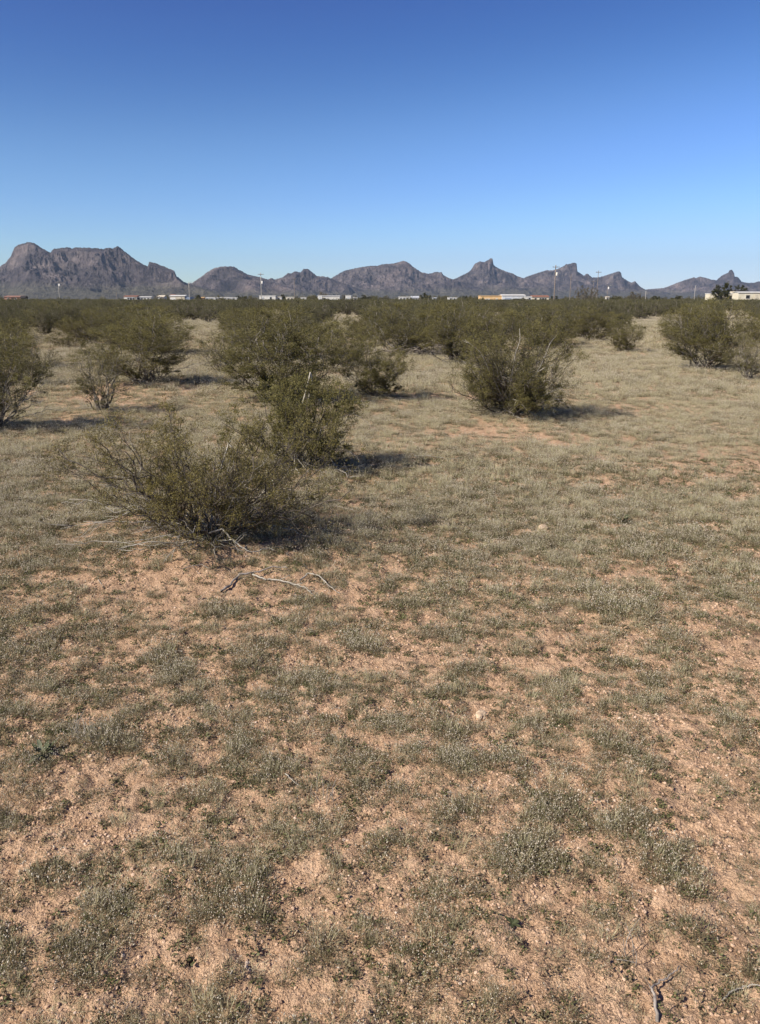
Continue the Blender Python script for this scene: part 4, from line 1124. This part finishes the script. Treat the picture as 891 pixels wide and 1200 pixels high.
house('house', 145, 160, 346.2, 400, 'white house with red roof left of the white fence like row', M['white'], M['redroof'], 'house', 7, .5, wins=W1(.35, .75), doors=[(.55, 1, .8, M['dark'])])
house('mobile_home', 160.5, 177, 347.2, 402, 'white mobile home with many dark windows beside the red roofed white house', M['white'], M['white'], 'mobile home', 4, .25, wins=W1(.12, .34, .56, .8))
house('house', 183.5, 192, 345.9, 430, 'small white gabled house between two white buildings at the left', M['white'], M['beige'], 'house', 6, .8, wins=W1(.5))
gs = house('metal_shed', 199, 216.3, 345.6, 330, 'long pale metal shed with a dark end beside the leftmost tall pale pole', M['beige'], M['white'], 'shed', 7, .4, doors=[(.2, 2.2, .8, M['white'])])
link('end_wall', box_me('end_wall', .1, 2.0, .2, 6.5, -.2, 2.3), gs, M['bluegrey']).location = (3.15, 0, 0)
house('shed', 199.5, 204, 344.9, 345, 'red roofed shed peeking over the long pale metal shed', M['beige'], M['redroof'], 'shed', 4, .5)
house('shed', 235, 239, 348.0, 420, 'small orange brown shed at the left end of the long low white building', M['brick'], M['tan'], 'shed', 3, .3)
house('long_building', 240, 277.5, 348.2, 440, 'very long low white building left of the pole with white transformer', M['white'], M['white'], 'building', 6, .2, wins=W1(.08, .22, .36, .6, .74, .9), doors=[(.48, 1, .85, M['dark'])])
house('trailer', 304, 323, 346.2, 400, 'white box trailer right behind the centre left utility pole', M['white'], M['white'], 'trailer', 3, .1, wins=W1(.7), doors=[(.2, .8, .8, M['grey_metal'])])
house('trailer', 323.4, 330, 347.6, 402, 'lower white trailer touching the right end of the box trailer', M['white'], M['beige'], 'trailer', 3, .1, wins=W1(.5))
house('trailer', 335, 345, 347.9, 430, 'cream trailer at the foot of the thin pole at centre left', M['cream'], M['white'], 'trailer', 3, .1, wins=W1(.3, .7))
house('trailer', 352, 359, 348.2, 450, 'tiny low white trailer between two trailers at centre left', M['white'], M['white'], 'trailer', 3, .1, wins=W1(.5))
house('truck_trailer', 372.5, 377.5, 346.0, 400, 'tall bright white box trailer in front of a small brown tree near the centre', M['white'], M['white'], 'trailer', 3, .1, doors=[(.5, .8, .8, M['grey_metal'])])
house('mobile_home', 378, 398, 346.4, 404, 'white mobile home with dark windows right of the tall white box', M['white'], M['white'], 'mobile home', 4, .2, wins=[(.12, 1.2, .3, .7), (.35, 1., .3, .6), (.75, 2.6, .12, .45)])
house('box_truck', 405, 411.5, 346.0, 400, 'squarish white box body in the centre with small trailer at its right', M['white'], M['white'], 'truck', 3, .1, doors=[(.5, .9, .8, M['grey_metal'])])
house('trailer', 414, 419, 348.2, 420, 'small white trailer right of the squarish white box', M['white'], M['white'], 'trailer', 3, .1, wins=W1(.5))
house('mobile_home', 467.5, 480.5, 347.6, 420, 'plain white mobile home just right of centre', M['white'], M['white'], 'mobile home', 4, .15, wins=W1(.2, .5, .8))
house('house', 482, 491, 347.0, 424, 'white building with raised roof box right of the plain white mobile home', M['white'], M['grey_metal'], 'house', 5, .7, wins=W1(.3, .7))
house('shed', 507, 512, 348.4, 450, 'grey shed alone between white buildings right of centre', M['grey_metal'], M['grey_metal'], 'shed', 3, .2, doors=[(.5, 1, .8, M['dark'])])
house('trailer', 525, 536, 348.2, 440, 'white trailer left of the orange tan warehouse', M['white'], M['white'], 'trailer', 3, .1, wins=W1(.3, .7))
house('warehouse', 563.5, 588.7, 346.4, 380, 'long orange tan warehouse joined to the grey metal barn', M['tan'], M['tan'], 'warehouse', 9, .15, doors=[(.32, 2.2, .6, M['white']), (.75, 1, .7, M['beige'])])
house('barn', 589, 616, 344.8, 378, 'pale grey metal barn with a wide dark opening', M['grey_metal'], M['white'], 'barn', 10, .5, doors=[(.72, 5.6, .55, M['dark']), (.25, 3.0, .6, M['bluegrey'])])
house('trailer', 616.5, 623.6, 347.2, 376, 'small white trailer between the barn and the red roofed house', M['white'], M['white'], 'trailer', 3, .15, wins=W1(.6))
house('house', 624, 643.5, 346.0, 382, 'cream house with a red brown roof right of the grey barn', M['cream'], M['redroof'], 'house', 7, .7, wins=W1(.2, .5, .8), doors=[(.66, 1, .8, M['dark'])])
house('shed', 711, 714, 347.2, 350, 'tiny white hut seen over the scrub right of the big bare tree', M['white'], M['beige'], 'shed', 2, .3, doors=[(.5, .6, .8, M['dark'])])

def pole(px, ytop, D, label, mat, r=.14, cross=True, tr=None, lamp=False):
    a = at_depth(px, ytop, D); z0 = float(gz(a[0], D)); H = a[2] - z0
    root = empty('utility_pole', (a[0], D, z0), .2); tag(root, label, 'pole', 'utility poles beyond the scrub')
    T = Tubes(); T.add([(0, 0, -.2), (0, 0, H * .5), (0, 0, H)], r, r * .65, 6); link('shaft', T.mesh('shaft'), root, mat)
    if cross:
        c = link('crossarm', box_me('crossarm', -1.0, 1.0, -r - .12, -r - .01, H - .65, H - .5, 0), root, M['pole_wood'])
        I = Tubes()
        for xx in (-.9, -.3, .3, .9): I.add([(xx, -r - .065, H - .5), (xx, -r - .065, H - .3)], .05, .04, 4)
        link('insulator', I.mesh('insulator'), c, M['bluegrey'])
    if tr:
        z = H - tr; T = Tubes(); T.add([(0.42, 0, z - .45), (0.42, 0, z + .45)], .30, .28, 8)
        me = T.mesh('transformer'); link('transformer', me, root, M['white'])
    if lamp:
        T = Tubes(); T.add([(0, 0, H - .2), (.5, 0, H - .05), (1.1, 0, H - .1)], .05, .04, 4); link('lamp_arm', T.mesh('lamp_arm'), root, mat)
        link('lamp_head', box_me('lamp_head', 1.0, 1.5, -.12, .12, H - .2, H - .08, 0), root, M['white'])
pole(68, 329, 330, 'pole with crossarm and white transformer before the big dark mountain', M['pole_pale'], .17, True, 1.6)
pole(136.5, 342.5, 380, 'short dark pole left of the red roofed white house', M['pole_wood'], .12, False)
pole(221.3, 330.5, 300, 'tall pale pole beside the dark end of the metal shed', M['pole_pale'], .13, False, lamp=True)
pole(305.6, 319.5, 286, 'tall pole with white transformer behind the white box trailer', M['pole_pale'], .15, True, 3.2)
pole(344.8, 325, 330, 'thin dark pole above the cream trailer at centre left', M['pole_wood'], .13, True)
pole(651.6, 310.5, 232, 'tallest pole, with white transformer, right of the red roofed cream house', M['pole_wood'], .17, True, 2.4)
pole(669.6, 321, 300, 'thin pole between the tallest pole and the big bare tree', M['pole_wood'], .13, False)
pole(701.6, 317, 280, 'thin tall pole right behind the big bare tree', M['pole_wood'], .12, True)
pole(757.3, 340.5, 330, 'short pale post left of the cream mobile home', M['pole_pale'], .14, False)
pole(815.3, 334.5, 290, 'slim pale pole just left of the carport', M['pole_pale'], .12, False)
pole(696.0, 328, 330, 'faint dark pole behind the crown of the big bare tree', M['pole_wood'], .11, True)
pole(712.6, 334.0, 350, 'short pole with a broad white lamp arm over the tiny hut', M['pole_wood'], .11, False, 1.2, True)

def tree(px, by, w, ytop, D, label, mat, seed, leaf=.10, nl=10, name='mesquite_tree', trunkh=.25):
    a = at_depth(px, ytop, D); z0 = float(gz(a[0], D)); H = a[2] - z0
    root = empty(name, (a[0], D, z0)); tag(root, label, 'tree')
    Wm = w * (D * cP) / F
    br, dd, lp, lc, rs = grow(seed, Rx=Wm * .55, Ry=Wm * .5, H=H, nstem=12, nbr=7, ntw=6, nleaf=nl, leaf=leaf, thick=6, lean=(10, 72), ndead=2, tuft=.4)
    s = H * trunkh
    T = Tubes(); T.add([(0, 0, -.2), (.05, .02, s * .5), (.1, 0, s), (.15, .03, s * 1.8)], .22, .12, 7)
    br.V += T.V; br.Q += [q + br.n for q in T.Q]; 
    if T.T: br.T += [np.array(T.T[0]) + br.n]
    br.n += T.n
    link('trunk', br.mesh('trunk'), root, M['bark'])
    lm = leaves_mesh('crown', lp, leaf, rs, np.clip(lc, 0, 1)); link('crown', lm, root, mat)
tree(849, 352, 27, 332.5, 285, 'dark green mesquite tree in front of the cream carport', M['mesquite'], 901, .22, 34)
tree(867, 351, 22, 335.5, 320, 'mesquite tree rising behind the black shade roof', M['mesquite'], 902, .22, 22)
tree(377.5, 351, 13, 342, 420, 'small brown tree behind the tall white box at centre', M['dry_twigs'], 903, .22, 9)
tree(686, 352, 36, 336.5, 240, 'big hazy bare tree right of the tallest pole', M['dry_twigs'], 904, .16, 16)
tree(499, 351, 14, 343.5, 380, 'olive tree standing in the scrub just right of centre', M['mesquite'], 905, .22, 9)
tree(744, 351, 18, 343, 330, 'pale yellowish tree left of the short pale post', M['dry_twigs'], 906, .18, 16)
tree(186, 352, 18, 346.5, 300, 'round greyish tree left of the long pale metal shed', M['dry_twigs'], 907, .18, 8)
tree(283, 351, 18, 346.8, 340, 'low olive tree right of the very long white building', M['mesquite'], 908, .2, 9)
tree(232.5, 351, 8, 346.0, 400, 'small dark tree left of the little orange brown shed', M['mesquite'], 909, .22, 9)
tree(428, 351, 14, 346.0, 430, 'dark tree on the scrub line right of centre small trailer', M['mesquite'], 910, .22, 9)
tree(332, 351, 7, 345.5, 440, 'narrow dark tree between two trailers at centre left', M['mesquite'], 911, .22, 9)
tree(546, 351, 20, 346.6, 420, 'wide low tree left of the orange tan warehouse', M['mesquite'], 912, .22, 9)
tree(404, 351, 8, 345.8, 430, 'small grey tree behind the squarish white box', M['dry_twigs'], 913, .22, 7)
# a clump of low trees along the far edge, right side
for k, (px, yt, w) in enumerate([(722, 346.6, 14), (770, 347, 16), (795, 347, 14), (650, 347.2, 12)]):
    tree(px, 351, w, yt, 360 + 15 * k, ['low dark tree just right of the tiny hut', 'low dark tree right of the short pale post', 'low dark tree left of the slim pale pole', 'low dark tree at the foot of the tallest pole'][k], M['mesquite'], 920 + k, .22, 9)

# bleached dead wood heap
def heap():
    x, y = ground_pt(492, 419); rs = np.random.RandomState(5); T = Tubes()
    for i in range(46):
        a = rs.uniform(-.5, .5) + (math.pi if rs.rand() < .5 else 0); c = np.array([rs.normal(0, .35), rs.normal(0, .2), rs.uniform(.02, .28)])
        d = np.array([math.cos(a), math.sin(a) * .6, rs.normal(0, .18)]) * rs.uniform(.3, .7)
        p, q = c - d, c + d; p[2] = max(p[2], .02); q[2] = max(q[2], .02)
        T.add(curve(rs, p, q, np.array([0, 0, .08]), .04, 7), .010, .004, 4)
    o = link('dead_wood', T.mesh('dead_wood'), None, M['dead_grey']); o.location = (x, y, float(gz(x, y))); tag(o, 'low heap of bleached dead branches at the foot of a bush near the centre', 'dead wood')
heap()

# teal scrap in the scrub
x, y = ground_pt(485.5, 371.5)
b = bmesh.new(); bmesh.ops.create_cone(b, cap_ends=True, segments=14, radius1=.28, radius2=.30, depth=.8)
me = bpy.data.meshes.new('drum'); b.to_mesh(me); b.free()
M['teal'] = paint_mat('teal_paint', (0.03, 0.25, 0.22), .3, .5, 4)
o = link('drum', me, None, M['teal']); o.location = (x, y, .95); o.location.z = .4 + float(gz(x, y)); tag(o, 'small teal drum half hidden in the scrub near the centre', 'drum')

# ------------------------------------------------------------------ haze
HZ = dict(x=14500, y0=-3000, y1=14800, z0=-4.5, z1=700)
me = box_me('haze', -HZ['x'], HZ['x'], HZ['y0'], HZ['y1'], HZ['z0'], HZ['z1'], 0)
m, nt, out = newmat('thin_air')
pv = N(nt, 'ShaderNodeVolumePrincipled'); pv.inputs['Color'].default_value = (0.62, 0.78, 1.0, 1); pv.inputs['Density'].default_value = 3.2e-5
pv.inputs['Anisotropy'].default_value = .2
L(nt, pv.outputs[0], out.inputs['Volume'])
hz = link('haze', me, None, m, 'stuff'); hz['label'] = 'thin bluish desert air in front of the mountains'; hz['category'] = 'haze'

# ------------------------------------------------------------------ light
SUN_EL, SUN_AZ = R_(40), math.atan2(-.93, -.28)          # direction (x, y) towards the sun
sdir = Vector((math.cos(SUN_EL) * math.sin(R_(-123)), math.cos(SUN_EL) * math.cos(R_(-123)), math.sin(SUN_EL)))
ld = bpy.data.lights.new('sun', 'SUN'); ld.energy = 5.0; ld.angle = R_(.53); ld.color = (1, .925, .79)
lo = bpy.data.objects.new('sun', ld); COL.objects.link(lo); lo.rotation_euler = sdir.to_track_quat('Z', 'Y').to_euler(); lo.location = (-20, -8, 30)
w = bpy.data.worlds.new('World'); S.world = w; w.use_nodes = True; nt = w.node_tree; nt.nodes.clear()
wo = nt.nodes.new('ShaderNodeOutputWorld'); bg = nt.nodes.new('ShaderNodeBackground'); sk = nt.nodes.new('ShaderNodeTexSky')
sk.sky_type = 'NISHITA'; sk.sun_disc = False; sk.sun_elevation = SUN_EL
sk.sun_rotation = math.atan2(sdir.x, sdir.y); sk.altitude = 400; sk.air_density = 1.0; sk.dust_density = 0; sk.ozone_density = 3
sc_ = nt.nodes.new('ShaderNodeVectorMath'); sc_.operation = 'SCALE'; sc_.inputs['Scale'].default_value = .1; L(nt, sk.outputs[0], sc_.inputs[0])
cv = nt.nodes.new('ShaderNodeRGBCurve'); cm = cv.mapping; cm.use_clip = False; cm.extend = 'EXTRAPOLATED'
for ch, tab in enumerate(([(0, 0), (.12, .034), (.147, .049), (.17, .066), (.244, .155), (.357, .270), (.508, .43), (.618, .54), (1.0, .84)],
                          [(0, 0), (.20, .080), (.255, .143), (.292, .190), (.396, .355), (.519, .52), (.674, .73), (.808, .85), (1.2, 1.15)],
                          [(0, 0), (.33, .27), (.425, .435), (.501, .56), (.593, .77), (.631, .87), (.708, 1.05), (.823, 1.18), (1.2, 1.45)])):
    c_ = cm.curves[ch]
    while len(c_.points) > 2: c_.points.remove(c_.points[1])
    c_.points[0].location = (0, 0); c_.points[1].location = (tab[-1][0], tab[-1][1] / 1.5)
    for x_, y_ in tab[1:-1]: c_.points.new(x_, y_ / 1.5)
cm.update(); L(nt, sc_.outputs[0], cv.inputs['Color'])
s2 = nt.nodes.new('ShaderNodeVectorMath'); s2.operation = 'SCALE'; s2.inputs['Scale'].default_value = 15.0 / 1.516; L(nt, cv.outputs[0], s2.inputs[0])
tintc = s2.outputs[0]
bg.inputs[1].default_value = .1
L(nt, tintc, bg.inputs[0]); L(nt, bg.outputs[0], wo.inputs[0])

# ------------------------------------------------------------------ camera
cd = bpy.data.cameras.new('camera'); cam = bpy.data.objects.new('camera', cd); COL.objects.link(cam); S.camera = cam
cam.location = (0, 0, CAMH); cam.rotation_euler = (math.pi / 2 - PITCH, 0, 0)
cd.sensor_fit = 'VERTICAL'; cd.sensor_height = 36; cd.lens = 36 * F / 1200; cd.clip_start = .05; cd.clip_end = 60000
S.view_settings.view_transform = 'Standard'; S.view_settings.look = 'None'; S.view_settings.exposure = .6; S.view_settings.gamma = 1
S.cycles.use_denoising = True
S.cycles.max_bounces = 6; S.cycles.diffuse_bounces = 3; S.cycles.transmission_bounces = 3; S.cycles.volume_bounces = 0; S.cycles.transparent_max_bounces = 8
S.cycles.volume_step_rate = 1
